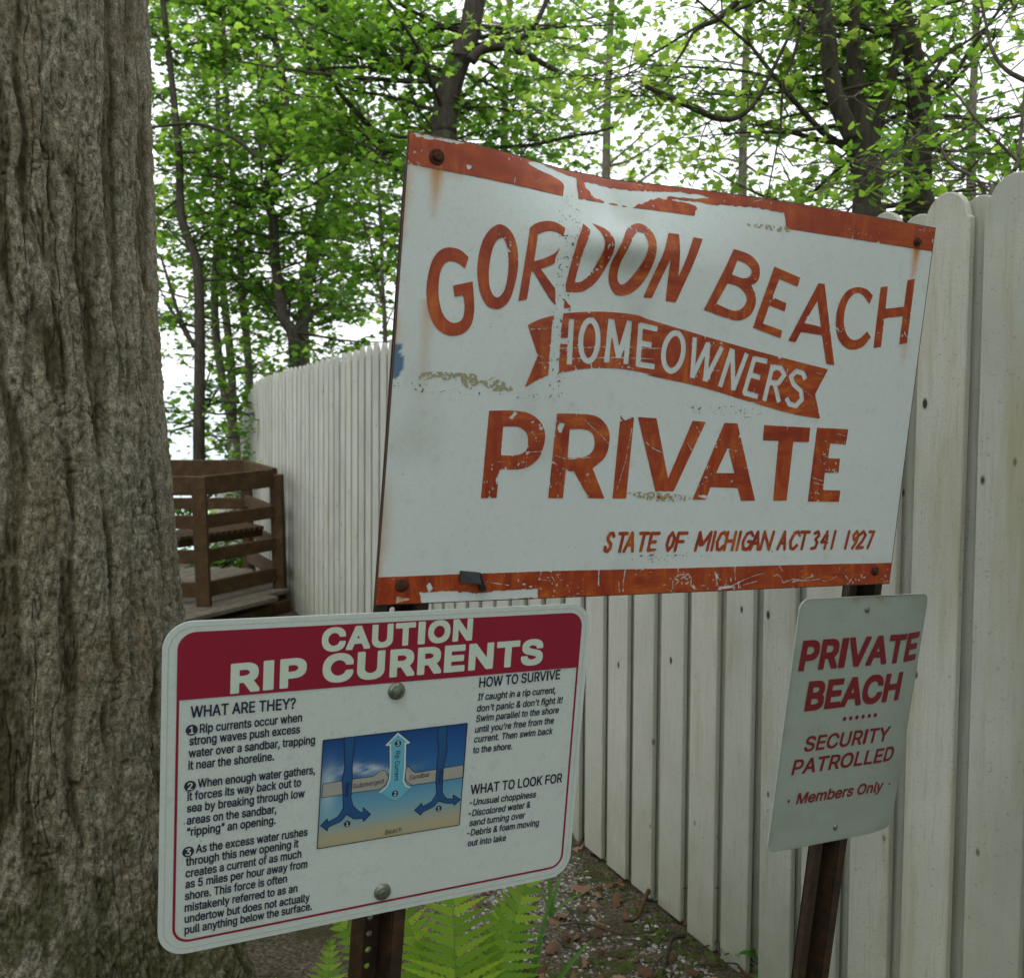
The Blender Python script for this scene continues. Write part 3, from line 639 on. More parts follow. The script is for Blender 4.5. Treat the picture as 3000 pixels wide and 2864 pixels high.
# places where tape and weather have pulled the red away
def peel(cf, pts, rough=.004, rs=110, sm=True): fd.poly(BIG.px(smooth(q(cf, pts), 5) if sm else q(cf, pts)), '+', rough, rs)
peel(c1, [(1012,222,C),(1100,215,C),(1352,305,C),(1338,360),(1320,455),(1285,570),(1262,640),(1240,690),(1200,860),(1190,1000),(1182,1110),(1165,1250),(1152,1480,C),(1092,1495,C),(1112,1200),(1135,1100),(1130,990),(1132,830),(1150,765),(1170,700),(1195,640),(1212,560),(1224,430),(1250,350),(1180,300),(1090,265)], .003)
peel(c1, [(1400,330),(1500,350),(1600,372),(1750,392),(1876,392),(1990,410),(2100,440),(2010,440),(1876,430),(1780,442),(1700,470),(1620,488),(1540,468),(1460,450),(1410,410)], .0055, 150)
peel(c2, [(40,30),(100,40),(270,58),(430,85),(560,100),(700,118),(800,142,C),(815,255,C),(620,225),(450,190),(320,165),(310,140),(328,105),(270,72),(160,45)], .005, 150)
peel(c3, [(372,1208,C),(560,1200),(700,1215),(860,1195),(1085,1186,C),(1088,1240,C),(380,1290,C)], .005, 150)
peel(c3, [(232,1232,C),(262,1240),(302,1250,C),(232,1275,C)], .005, 170)
peel(c3, [(415,1170),(432,1150),(446,1185),(425,1205)], .004, 200)
peel(c3, [(938,112,C),(957,124,C),(925,162,C),(905,152,C)], .002); peel(c3, [(1208,190),(1240,185),(1235,215),(1225,240),(1205,235)], .004, 250)
peel(c3, [(1588,140),(1655,150),(1615,165)], .004, 250); peel(c3, [(1080,215),(1112,205),(1100,225)], .003, 250)
peel(c4, [(-110,600,C),(60,596),(160,600,C),(150,618),(128,625),(118,650),(70,622),(-60,625)], .004, 200)
peel(c4, [(300,625),(352,618),(345,640)], .003, 200); peel(c1, [(630,262),(665,262),(655,285),(635,282)], .004, 250)
peel(c1, [(310,72,C),(430,98),(610,125),(600,138),(440,118),(350,104)], .006, 180)
def scr(cf, pts, wd=.0011): fd.stroke(BIG.px(q(cf, pts)), wd, '+', .0016, False)
for p in ([(1345,145),(1430,225),(1470,260),(1510,305)], [(1180,375),(1225,392),(1262,402),(1400,390)], [(1180,420),(1215,450),(1262,468)], [(1745,300),(1780,335),(1840,362)], [(1655,215),(1620,400),(1560,600)], [(1010,358),(1110,355)], [(835,415),(880,420)], [(1355,580),(1395,630)], [(1012,420),(1008,450)], [(750,1140),(910,1165)], [(1105,1085),(1090,1130),(1150,1135)], [(1165,1100),(1190,1145)], [(1070,1165),(1110,1190)], [(1455,1075),(1450,1160)], [(1612,1075),(1600,1200)]): scr(c3, p)
for p in ([(-20,300),(40,345),(80,362)], [(470,338),(545,352)], [(1000,515),(1062,535)], [(1005,545),(1062,560)], [(290,200),(315,245)], [(1150,250),(1200,262)]): scr(c4, p, .0013)
for p in ([(8,370),(8,470)], [(180,370),(165,440),(165,505)], [(135,440),(140,510)], [(480,490),(484,425),(520,400),(580,393),(600,420),(598,470),(620,490)], [(484,475),(540,420),(575,400)], [(515,355),(516,380)], [(752,380),(765,455)], [(880,350),(882,432)], [(765,470),(800,478),(870,466),(930,435),(1000,405),(1075,386)], [(900,440),(905,470)], [(930,465),(1020,440)], [(1128,408),(1150,398),(1172,412),(1188,450)], [(1165,345),(1185,378)], [(1195,448),(1250,428),(1310,432),(1345,418),(1385,408)], [(1255,440),(1340,436),(1420,428)], [(1440,440),(1490,432),(1530,408)], [(1585,405),(1605,430)]): scr(cS, p, .0014)
scr(cS, [(780,485),(860,475)], .004)
for p in ([(180,372),(480,362)], [(570,350),(700,372),(840,372)], [(240,437),(560,430),(800,440)], [(0,250),(120,245)], [(40,410),(110,440)], [(55,462),(125,462)], [(1765,640),(1835,695)], [(635,488),(665,505)], [(1400,712),(1490,722)]): scr(cH, p, .0012)
for p in ([(1560,695),(1690,645)], [(1665,760),(1710,785)], [(1550,905),(1620,870)], [(935,305),(920,360)]): scr(c1, p, .0009)
for k in range(70):     # random hairline scuffs
    a = rng.random(2) * [BIG.w, BIG.h]; an = rng.random() * 3.14; L = .004 + rng.random() * .02
    fd.stroke(np.array([a, a + L * np.array([math.cos(an), math.sin(an)])]), .0007 + rng.random() * .0005, '+', .0012, False)
chip = fbm(fd.X * 230, fd.Y * 230, 3); gate = fbm(fd.X * 14, fd.Y * 14, 3)
wear = np.minimum(fd.f, -(chip - .835 + .13 * np.clip((gate - .5) * 6, -.6, 1)) * .006); paints = []
for nm_, f_ in FLD.items():
    fd.f = np.maximum(f_, -wear); V2, Fs = fd.contour(); paints.append(print_on(BIG, V2, Fs, nm_, M_RED, None, .0007))
# gritty residue left by old tape, in tan
M_RES = mat_plain('tan_glue_residue', (.34, .31, .20), .9, .3, 300)
M_SPK = mat_plain('dark_specks', (.14, .15, .13), .9, .4, 200)
f2 = Field(BIG.w, BIG.h, .0010); f2.poly(BIG.px(smooth(q(c1, [(340,1475),(420,1458),(660,1470),(680,1500),(740,1510),(770,1490),(880,1545),(870,1568),(760,1565),(700,1520),(640,1560),(560,1510),(360,1500)]), 4)), '+')
f2.poly(BIG.px(smooth(q(c2, [(560,195),(640,205),(810,225),(815,255),(640,228)]), 4)), '+'); f2.poly(BIG.px(smooth(q(c4, [(-130,605),(0,600),(150,612),(255,635),(200,660),(20,655),(-80,625)]), 4)), '+')
f2.f = np.maximum(f2.f, (fbm(f2.X * 330, f2.Y * 330, 3) - .50) * .006 * -1); V2, Fs = f2.contour(); res1 = print_on(BIG, V2, Fs, 'glue_residue', M_RES, None, .0008)
f3 = Field(BIG.w, BIG.h, .0010)
for pts in ([(1215,430),(1330,455),(1290,600),(1230,1000),(1185,1560),(1080,1600),(1110,1200),(1150,700)],): f3.poly(BIG.px(smooth(q(c1, pts), 4)), '+')
f3.poly(BIG.px(smooth(q(c1, [(215,1515),(300,1520),(900,1590),(1030,1570),(1020,1612),(500,1590),(215,1560)]), 4)), '+'); f3.poly(BIG.px(smooth(q(c4, [(-100,990),(300,960),(330,1000),(-60,1030)]), 4)), '+')
f3.poly(BIG.px(smooth(q(c2, [(200,1240),(640,1280),(600,1330),(210,1290)]), 4)), '+')
f3.f = np.maximum(f3.f, (fbm(f3.X * 420, f3.Y * 420, 2) - .27) * .006); V2, Fs = f3.contour(); res2 = print_on(BIG, V2, Fs, 'grime_specks', M_SPK, None, .0006)
parts = [sheet, rim, res1, res2] + paints
for o in [res1, res2]: o['kind'] = 'stuff'
hexes = []
for (x, y), rr, hx in ((c1(453, 218), .0105, True), (c2(1553, 315), .0078, True), (c3(262, 1165), .0098, False), (c4(1370, 1078), .0090, False)):
    parts.append(dome_bolt(BIG, BIG.px([(x, y)])[0], .0006, rr, .007 if hx else .006, 'bolt', M_RBOLT, None, hx, .3))
# black tape hooked over the lower border
mb = MB(); A = BIG.px(q(c3, [(612, 1075), (728, 1085), (725, 1150), (606, 1140)]))
tp = [BIG.P(a_, z) for a_, z in zip(A, (.003, .006, .012, .006))]; tb = [BIG.P(a_, z) for a_, z in zip(A, (.001, .001, .003, .001))]
mb.add(tp + tb, [(0, 3, 2, 1), (4, 5, 6, 7), (0, 1, 5, 4), (1, 2, 6, 5), (2, 3, 7, 6), (3, 0, 4, 7)])
A = BIG.px(q(c3, [(728, 1085), (740, 1130), (760, 1178), (745, 1196), (728, 1195), (722, 1150)])); A3 = [BIG.P(a_, .010) for a_ in A] + [BIG.P(a_, .001) for a_ in A]
mb.add(A3, [(5, 4, 3, 2, 1, 0), (6, 7, 8, 9, 10, 11)] + [(i, (i + 1) % 6, (i + 1) % 6 + 6, i + 6) for i in range(6)])
parts.append(mb.build('black_tape_tab', M_TAPE))
def adopt(root, ps):
    inv = Vector(root.location)
    for o in ps:
        o.parent = root; o.matrix_parent_inverse.identity(); o.data.transform(__import__('mathutils').Matrix.Translation(-inv - Vector((0, 0, 0))))
adopt(big, parts)

# ---------------------------------------------------------------- rip current sign
rip = empty('rip_current_sign', 'white CAUTION RIP CURRENTS sign with crimson header and blue diagram, beside the trunk', 'sign', tuple(RIP.BL))
r1 = lambda x, y: (450 + x / 3.0231, 1720 + y / 3.0231); r2 = lambda x, y: (450 + x / 3.0231, 2250 + y / 3.0231); r3 = lambda x, y: (900 + x / 2.2849, 1720 + y / 2.2849)
rp = []
rp.append(plate(RIP, rrect(RIP.w, RIP.h, .036), .0025, 'plate', M_RIPW, None, 0.0))
M_EDGEL = mat_plain('embossed_sheet_edge', (.42, .45, .42), .5, .15, 90)
rg = [rrect(RIP.w, RIP.h, .031, inset=.0065), rrect(RIP.w, RIP.h, .030, inset=.0073)]; n = len(rg[0])
rp.append(obj('sheeting_edge', mesh('sheeting_edge', np.concatenate([RIP.P(rg[0], .0003), RIP.P(rg[1], .0003)]), [(i, (i + 1) % n, (i + 1) % n + n, i + n) for i in range(n)], M_EDGEL)))
RW, RH = RIP.w, RIP.h
# inner frame lines measured on the photo
L0 = RIP.px([r1(215, 700)])[0][0]; L1 = RIP.px([r2(160, 1300)])[0][0]; Rr = RIP.px([r3(1850, 400)])[0][0]; Rb = RIP.px([r3(1690, 1740)])[0][0]; Tp = RIP.px([r3(900, 213)])[0][1]; Bt = RIP.px([r2(1100, 1372)])[0][1]
insL = (L0 + L1) / 2; insR = RW - (Rr + Rb) / 2; insT = RH - Tp; insB = Bt
def rr4(x0, y0, x1, y1, r_, n=8):
    a = rrect(x1 - x0, y1 - y0, r_, n); return a + np.array([x0, y0])
lwd = .0032
oo = rr4(insL, insB, RW - insR, Tp, .022); ii = rr4(insL + lwd, insB + lwd, RW - insR - lwd, Tp - lwd, .019); n = len(oo)
rp.append(obj('border_line', mesh('border_line', np.concatenate([RIP.P(oo, .0006), RIP.P(ii, .0006)]), [(i, (i + 1) % n, (i + 1) % n + n, i + n) for i in range(n)], M_CRIM)))
hL = RIP.px([r1(228, 1022)])[0][1]; hR = RIP.px([r3(1808, 518)])[0][1]; hb = (hL + hR) / 2
top = rr4(insL, hb - .03, RW - insR, Tp, .022); top = top[top[:, 1] > hb]; top = np.concatenate([[[RW - insR, hb]], top, [[insL, hb]]])
c0 = top.mean(0); n = len(top)
rp.append(obj('header_panel', mesh('header_panel', np.concatenate([RIP.P(top, .0009), [RIP.P(c0, .0009)]]), [(i, (i + 1) % n, n) for i in range(n)], M_CRIM)))
hd = TextBlock(RIP)
hc = RIP.px([r3(95, 430), r3(92, 285)]); ch = abs(hc[1][1] - hc[0][1])
hd.line('CAUTION', r3(93, 432), r3(1100, 352), .0325, .070, res=4, space=1.06)
hd.line('RIP', r1(676, 942), r1(1348, 870), .0395, .070, res=4, space=1.06); hd.line('CURRENTS', r3(98, 641), r3(1570, 512), .0395, .070, res=4, space=1.06)
rp += (hd.build('heading_word', M_TEXTW, None, .0013))
tb = TextBlock(RIP); HC = .0152
tb.line('WHAT ARE THEY?', r1(325, 1153), r1(1256, 1072), HC, .028, res=2)
xs_ = .0118
for t, a, b in (('Rip currents occur when', r1(407, 1287), r1(1313, 1185)), ('strong waves push excess', r1(315, 1397), r1(1295, 1288)), ('water over a sandbar, trapping', r1(308, 1505), r1(1428, 1382)), ('it near the shoreline.', r1(305, 1612), r1(1065, 1528)),
                ('When enough water gathers,', r2(390, 168), r2(1428, 45)), ('it forces its way back out to', r2(297, 285), r2(1305, 155)), ('sea by breaking through low', r2(293, 390), r2(1337, 252)), ('areas on the sandbar,', r2(292, 497), r2(1087, 392)), ('\u201cripping\u201d an opening.', r2(292, 600), r2(1080, 488)),
                ('As the excess water rushes', r2(373, 748), r2(1362, 592)), ('through this new opening it', r2(283, 862), r2(1282, 694)), ('creates a current of as much', r2(281, 965), r2(1307, 786)), ('as 5 miles per hour away from', r2(280, 1060), r2(1360, 876)),
                ('shore. This force is often', r2(275, 1165), r2(1180, 1005)), ('mistakenly referred to as an', r2(273, 1268), r2(1272, 1090)), ('undertow but does not actually', r2(272, 1366), r2(1380, 1172)), ('pull anything below the surface.', r2(272, 1465), r2(1400, 1248))):
    tb.line(t, a, b, xs_, .030, res=2)
rp += (tb.build('text_line', M_INK, None))
tb = TextBlock(RIP); tb.line('HOW TO SURVIVE', r3(1148, 670), r3(1690, 612), HC, .028, res=2); tb.line('WHAT TO LOOK FOR', r3(1090, 1385), r3(1703, 1302), HC, .028, res=2)
for t, a, b in (('If caught in a rip current,', (1138, 756), (1668, 706)), ("don't panic & don't fight it!", (1131, 832), (1712, 772)), ('Swim parallel to the shore', (1126, 900), (1688, 838)), ("until you're free from the", (1120, 972), (1655, 908)), ('current. Then swim back', (1113, 1038), (1646, 978)), ('to the shore.', (1105, 1110), (1378, 1080)),
                ('-Unusual choppiness', (1082, 1460), (1535, 1402)), ('-Discolored water &', (1075, 1533), (1498, 1470)), ('sand turning over', (1082, 1597), (1462, 1540)), ('-Debris & foam moving', (1065, 1664), (1555, 1590)), ('out into lake', (1070, 1732), (1335, 1692))):
    tb.line(t, r3(*a), r3(*b), .0105, .030, shear=.12, res=2)
rp += (tb.build('text_line', M_INK, None))
def disc(pl, c, r_, z, n=18): return pl.P(np.array([[c[0] + r_ * math.cos(2 * math.pi * k / n), c[1] + r_ * math.sin(2 * math.pi * k / n)] for k in range(n)]), z), [tuple(range(n))]
mb = MB(); tw_ = TextBlock(RIP)
def number(cf, x, y, r_, dg, z, tbk, mbk):
    c = RIP.px([cf(x, y)])[0]; m1 = MB(); m1.add(*disc(RIP, c, r_, z)); rp.append(m1.build('number_disc', M_INK))
    tbk.number(c, dg, r_ * 1.25)
number(r1, 337, 1260, .0072, '1', .0009, tw_, mb); number(r2, 322, 153, .0072, '2', .0009, tw_, mb); number(r2, 305, 735, .0072, '3', .0009, tw_, mb)
rp += tw_.build('numeral', M_TEXTW, None, .0013)
# the diagram: print layers stacked a few tenths of a millimetre apart
dq = RIP.px(q(r3, [(105, 1020), (1070, 905), (1015, 1585), (65, 1745)]))     # TL TR BR BL
def dpt(a, b):  # unit square of the diagram -> plane
    return (dq[3] * (1 - a) + dq[2] * a) * (1 - b) + (dq[0] * (1 - a) + dq[1] * a) * b
ga, gb = np.meshgrid(np.linspace(0, 1, 41), np.linspace(0, 1, 41))
pts = np.array([dpt(a, b) for a, b in zip(ga.ravel(), gb.ravel())])
mD = NM('printed_water_diagram', .4, .4); vc = mD.n('ShaderNodeVertexColor', layer_name='print'); mD.color(vc.outputs[0])
me = mesh('diagram', RIP.P(pts, .0007), gridq(41, 41), mD.m)
stp = [(0, (.42, .36, .24)), (.10, (.40, .37, .27)), (.20, (.25, .37, .42)), (.36, (.13, .33, .50)), (.52, (.08, .24, .46)), (.60, (.035, .14, .36)), (.85, (.018, .09, .30)), (1, (.012, .06, .23))]
cc = np.stack([np.interp(gb.ravel() + (fbm(ga.ravel() * 5, gb.ravel() * 5) - .5) * .05, [s[0] for s in stp], [s[1][k] for s in stp]) for k in range(3)] + [np.ones(41 * 41)], 1)
foam = np.exp(-((ga - .30) / .22) ** 2 - ((gb - .66 - .05 * np.sin(ga * 9)) / .05) ** 2).ravel() * np.clip(fbm(ga.ravel() * 14, gb.ravel() * 22, 4) * 2.2 - .55, 0, 1) + .6 * np.exp(-((ga - .05) / .05) ** 2 - ((gb - .55) / .18) ** 2).ravel()
foam = np.clip(foam, 0, .75)[:, None]; cc[:, :3] = cc[:, :3] * (1 - foam) + np.array([.62, .72, .80]) * foam
me.color_attributes.new('print', 'FLOAT_COLOR', 'POINT').data.foreach_set('color', cc.astype(np.float32).ravel()); rp.append(obj('diagram', me))
M_SAND = mat_plain('printed_sand', (.36, .35, .33), .45, .08, 90); M_DBLU = mat_plain('printed_dark_blue', (.018, .085, .25), .45, .08, 60); M_LBLU = mat_plain('printed_light_blue', (.13, .42, .60), .45, .08, 60)
def fpoly(name, items, mat, z, res=.0006):
    f = Field(RW, RH, res)
    for it in items:
        if it[0] == 'p': f.poly(RIP.px(smooth(q(r3, it[1]), 5)), '+')
        else: f.stroke(RIP.px(q(r3, it[1])), it[2], '+', 0, False)
    V2, Fs = f.contour(); o = obj(name, mesh(name, RIP.P(V2, z), Fs, mat)); rp.append(o); return f
bars = [[(105,1312,C),(240,1290),(300,1280),(440,1262),(490,1222),(520,1222),(545,1270),(520,1320),(480,1348),(300,1372),(95,1405,C)], [(655,1232),(672,1192),(722,1237),(860,1215),(1045,1185,C),(1040,1268,C),(860,1298),(700,1320),(658,1292)]]
fpoly('printed_sandbar', [('p', b_) for b_ in bars], M_SAND, .0009)
fpoly('printed_sandbar_outline', [('s', b_ + [b_[0]], .0009) for b_ in [[p[:2] for p in b] for b in bars]], M_INK, .0010)
warr = [[(245,1003,C),(315,996,C),(312,1080),(300,1180),(300,1290),(290,1400),(305,1460),(350,1500),(375,1500,C),(372,1470,C),(422,1515,C),(375,1562,C),(372,1542,C),(310,1545),(262,1515),(225,1560),(140,1600,C),(132,1625,C),(88,1590,C),(132,1545,C),(136,1568,C),(205,1530),(240,1470),(238,1380),(232,1290),(250,1200),(248,1100)],
        [(880,930,C),(938,922,C),(930,1000),(935,1080),(910,1200),(905,1290),(902,1370),(930,1410),(975,1412,C),(975,1385,C),(1024,1416,C),(982,1455,C),(978,1440,C),(920,1440),(880,1425),(840,1465),(765,1502,C),(758,1520,C),(716,1488,C),(765,1440,C),(768,1465,C),(830,1430),(865,1375),(858,1290),(868,1180),(880,1080),(870,1000)]]
fpoly('printed_wave_arrow', [('p', a_) for a_ in warr], M_DBLU, .0011)
fpoly('printed_arrow_outline', [('s', BP, .0012) for BP in [[p[:2] for p in a_] + [a_[0][:2]] for a_ in warr]], M_INK, .0012)
ripin = [(605,975,C),(680,1036,C),(655,1040,C),(650,1200),(640,1290),(685,1335,C),(590,1420),(485,1368,C),(545,1300),(556,1200),(555,1050,C),(528,1052,C)]
fpoly('printed_rip_arrow', [('p', ripin)], M_LBLU, .0013)
fpoly('printed_rip_arrow_outline', [('s', [(485,1368),(530,1330),(550,1280),(556,1200),(555,1050),(528,1052),(605,975),(680,1036),(655,1040),(652,1200),(642,1290),(660,1325),(685,1335)], .0022)], M_TEXTW, .0014)
mb = MB(); e4 = [dq[3], dq[2], dq[1], dq[0]]
for a_, b_ in zip(e4, e4[1:] + e4[:1]):
    d = b_ - a_; L = np.linalg.norm(d); d /= L; nn = np.array([-d[1], d[0]]) * .0006; mb.add(RIP.P(np.array([a_ - nn, b_ - nn, b_ + nn, a_ + nn]), .0016), [(0, 1, 2, 3)])
rp.append(mb.build('diagram_frame', M_INK))
tb = TextBlock(RIP); tb.line('Submerged', r3(302, 1342), r3(512, 1306), .0068, .0, shear=.1); tb.line('Sandbar', r3(680, 1284), r3(822, 1260), .0068, .0, shear=.1); tb.line('Beach', r3(520, 1650), r3(628, 1626), .0068, .0)
rp += (tb.build('diagram_word', M_INK, None, .0017))
tb = TextBlock(RIP)
for t, a, b, cp_ in (('Waves', r3(258, 1300), r3(250, 1400), .0058), ('Waves', r3(882, 1215), r3(870, 1312), .0058), ('Rip Current', r3(590, 1092), r3(580, 1292), .0068)): tb.line(t, a, b, cp_, .01, upright=False)
rp += tb.build('diagram_word', M_INK, None, .0017)
tw_ = TextBlock(RIP)
for x, y, d_ in ((265, 1577, '1'), (877, 1475, '1'), (585, 1375, '2'), (605, 1040, '3')): number(r3, x, y, .0046, d_, .0018, tw_, mb)
rp += tw_.build('diagram_numeral', M_TEXTW, None, .0021)
for (x, y) in (r3(597, 692), (600 + 851 / 1.6375, 2300 + 508 / 1.6375)): rp.append(dome_bolt(RIP, RIP.px([(x, y)])[0], .0005, .0125, .0075, 'bolt', M_GBOLT, None))
adopt(rip, rp)

# ---------------------------------------------------------------- small private beach sign
pb = empty('private_beach_sign', 'small upright grey-white sign reading PRIVATE BEACH SECURITY PATROLLED in dark red', 'sign', tuple(PB.BL))
pc = lambda x, y: (2200 + x / 2.2077, 1700 + y / 2.2077); pp = []
gx, gy = np.meshgrid(np.linspace(0, 1, 41), np.linspace(0, 1, 61)); 
ol = rrect(PB.w, PB.h, .020, 6)
f = Field(PB.w, PB.h, .004); f.poly(ol, '+'); f.f[:] = np.maximum(f.f, -1)
bm = bmesh.new(); vs_ = [bm.verts.new(PB.P(p, .0)) for p in ol]; bm.faces.new(vs_); bm.normal_update()
def bend_pb(uv): return -.006 * np.clip((uv[..., 0] / PB.w - .72) / .28, 0, 1) ** 2 * 2 - .003 * (uv[..., 1] / PB.h - .5) ** 2
bm.free(); PB.off = bend_pb
f4 = Field(PB.w + .004, PB.h + .004, .002); f4.poly(ol + .001, '+'); V2, Fs = f4.contour(3); V2 = V2 - .001
me = mesh('plate', PB.P(V2, .0), Fs, M_PBW, False); stn = np.zeros((len(V2), 4)); stn[:, 3] = 1
for x, y, rr in ((688, 112, .009), (845, 100, .012)):
    c = PB.px([pc(x, y)])[0]; stn[:, 0] = np.maximum(stn[:, 0], .8 * np.exp(-(((V2 - c) / rr) ** 2).sum(1)) )
edge_d = np.minimum.reduce([V2[:, 0], PB.w - V2[:, 0], V2[:, 1], PB.h - V2[:, 1]]); stn[:, 1] = np.clip(.5 * np.exp(-edge_d / .006) * (.4 + fbm(V2[:, 0] * 60, V2[:, 1] * 60)), 0, .5) + np.clip(fbm(V2[:, 0] * 10, V2[:, 1] * 22, 4) * 1.2 - .62, 0, .3)
me.color_attributes.new('stain', 'FLOAT_COLOR', 'POINT').data.foreach_set('color', stn.astype(np.float32).ravel()); pp.append(obj('plate', me))
n = len(ol); mb = MB(); mb.add(np.concatenate([PB.P(ol, .0003), PB.P(ol, -.0025)]), [(i, i + n, (i + 1) % n + n, (i + 1) % n) for i in range(n)] + [tuple(range(2 * n - 1, n - 1, -1))]); pp.append(mb.build('plate_edge', M_EDGEL))
tb = TextBlock(PB)
tb.line('PRIVATE', pc(303, 587), pc(1096, 520), .0555, .058, shear=.05, res=4, space=1.0); tb.line('BEACH', pc(341, 846), pc(970, 772), .0555, .058, shear=.05, res=4, space=1.0)
tb.line('SECURITY', pc(336, 1107), pc(902, 1032), .0290, .034, shear=.12, res=4, space=1.0); tb.line('PATROLLED', pc(257, 1258), pc(940, 1160), .0290, .034, shear=.12, res=4)
tb.line('Members Only', pc(288, 1447), pc(866, 1358), .0220, .036, shear=.16, res=4)
pp += tb.build('lettering_line', M_CRIM2, None, .0010)
for x, y, r_ in [(603 + 40 * k, 893 - 5 * k, .0042) for k in range(6)] + [(243, 1425, .0028), (906, 1320, .0028)]:
    mb = MB(); mb.add(*disc(PB, PB.px([pc(x, y)])[0], r_, .0010)); pp.append(mb.build('printed_dot', M_CRIM2))
for x, y in ((752, 187), (547, 1595)): pp.append(dome_bolt(PB, PB.px([pc(x, y)])[0], .0003, .0058, .004, 'bolt', M_GBOLT, None))
adopt(pb, pp)

# ---------------------------------------------------------------- steel U-channel posts
def channel_post(label, P0, P1, eu, n):
    """P0 low point, P1 high point of the web centre line; open side towards the viewer"""
    P0, P1 = np.array(P0), np.array(P1); d = P1 - P0; L = np.linalg.norm(d); ed = d / L
    en = n - (n @ ed) * ed; en /= np.linalg.norm(en); ex = np.cross(ed, en); 
    if ex @ eu < 0: ex = -ex
    root = empty('sign_post', label, 'post', tuple(P0), 'steel channel posts')
    pr = [(-.040, 0), (-.022, 0), (-.0165, -.032)], [(.0165, -.032), (.022, 0), (.040, 0)]
    th = .003; mb = MB(); S = lambda a, b, z: ed * z + ex * a + en * b
    for side in pr:
        for (a0, b0), (a1, b1) in zip(side[:-1], side[1:]):
            tv = np.array([a1 - a0, b1 - b0]); nv = np.array([-tv[1], tv[0]]); nv = nv / np.linalg.norm(nv) * th
            mb.frame_box(S(a0, b0, 0), S(a1, b1, 0) - S(a0, b0, 0), S(nv[0], nv[1], 0) * 1.0, ed * L)
    parts = [mb.build('channel_sides', M_POST)]
    mb = MB(); cell = .0254; w_ = .0163; nc = int(L / cell); r_ = .0048; b0 = -.032
    for k in range(nc):
        zc = (k + .5) * cell; ring = [S(r_ * math.cos(R(22.5 + 45 * i)), b0, zc + r_ * math.sin(R(22.5 + 45 * i))) for i in range(8)]
        sq = [(w_, .2), (w_, .5), (0, .5)]
        out = [(w_, .0053), (.0067, cell / 2), (-.0067, cell / 2), (-w_, .0053), (-w_, -.0053), (-.0067, -cell / 2), (.0067, -cell / 2), (w_, -.0053)]
        V = ring + [S(a, b0, zc + b) for a, b in out] + [S(w_, b0, zc + cell / 2), S(-w_, b0, zc + cell / 2), S(-w_, b0, zc - cell / 2), S(w_, b0, zc - cell / 2)]
        Fc = [(i, (i + 1) % 8, (i + 1) % 8 + 8, i + 8) for i in range(8)] + [(8, 9, 16), (10, 11, 17), (12, 13, 18), (14, 15, 19)]
        # ring index 0 is at 22.5 deg
        V2_ = [v - en * .003 for v in V]; mb.add(V, Fc); mb.add(V2_, [f_[::-1] for f_ in Fc])
        mb.add(V[:8] + V2_[:8], [(i, i + 8, (i + 1) % 8 + 8, (i + 1) % 8) for i in range(8)])
    parts.append(mb.build('web', M_POST))
    for o in parts: o.parent = root
    return root
def below(P_hi, P_lo, z): d = P_lo - P_hi; t = (z - P_hi[2]) / d[2]; return P_hi + d * t
hiA = BIG.P(BIG.px([(1278, 470)])[0], -.012); loA = RIP.P(RIP.px([(1119, 2608)])[0], -.006)
hiA = below(hiA, loA, hiA[2] - .01)
pA0 = below(hiA, loA, -.12); channel_post('rusty brown channel post holding the CAUTION RIP CURRENTS sign, by the ferns', pA0, hiA, RIP.eu, RIP.n)
hiB = BIG.P(BIG.px([(2684, 730)])[0], -.012); loB = PB.P(PB.px([(2447, 2422)])[0], -.006)
pB0 = below(hiB, loB, -.12); channel_post('leaning rusty brown channel post behind the PRIVATE BEACH sign, against the fence', pB0, hiB, PB.eu, PB.n)

# ---------------------------------------------------------------- white board fence
FD = np.array([-.42887, .90133, -.06060]); FD /= np.linalg.norm(FD); FB = np.array([.9304, 1.8127, 0.0])
fh = FD * [1, 1, 0]; fh /= np.linalg.norm(fh); fn = np.array([-fh[1], fh[0], 0.]); fn = fn if fn @ (np.array([0, 0, 0]) - FB) > 0 else -fn    # towards the viewer
BW = .118; PIT = .1561
def board_mesh(h, wd=BW, th=.017):
    out = [(-wd / 2, 0), (wd / 2, 0), (wd / 2, h - .062)] 
    a = wd / 2 - .008
    out += [(a + .002, h - .056)] + [(a * math.cos(R(t)), h - .056 + .056 * math.sin(R(t))) for t in (12, 26, 42, 58, 74, 90, 106, 122, 138, 154, 168)] + [(-a - .002, h - .056), (-wd / 2, h - .062)]
    n = len(out); V = [(x, th / 2, z) for x, z in out] + [(x, -th / 2, z) for x, z in out]
    Fc = [tuple(range(n - 1, -1, -1)), tuple(range(n, 2 * n))] + [(i, (i + 1) % n, (i + 1) % n + n, i + n) for i in range(n)]
    me = mesh('picket', V, Fc, M_FENCE)
    bm = bmesh.new(); bm.from_mesh(me); bmesh.ops.recalc_face_normals(bm, faces=bm.faces)
    e_ = [e for e in bm.edges if len(e.link_faces) == 2 and e.calc_face_angle(0) > 1.2]
    bmesh.ops.bevel(bm, geom=e_, offset=.0022, segments=1, affect='EDGES'); bm.to_mesh(me); bm.free(); return me
fence = empty('picket_fence', 'tall white painted board fence with rounded tops running back towards the lake', 'fence', tuple(FB))
bms = [board_mesh(1.9975), board_mesh(1.9975, BW - .004), board_mesh(1.9975, BW + .003)]
yaw = math.atan2(fh[1], fh[0])
from mathutils import Matrix
def lean(s): return float(np.interp(s, [-1, 0, .8, 3, 6], [.034, .038, .050, .022, .0]))
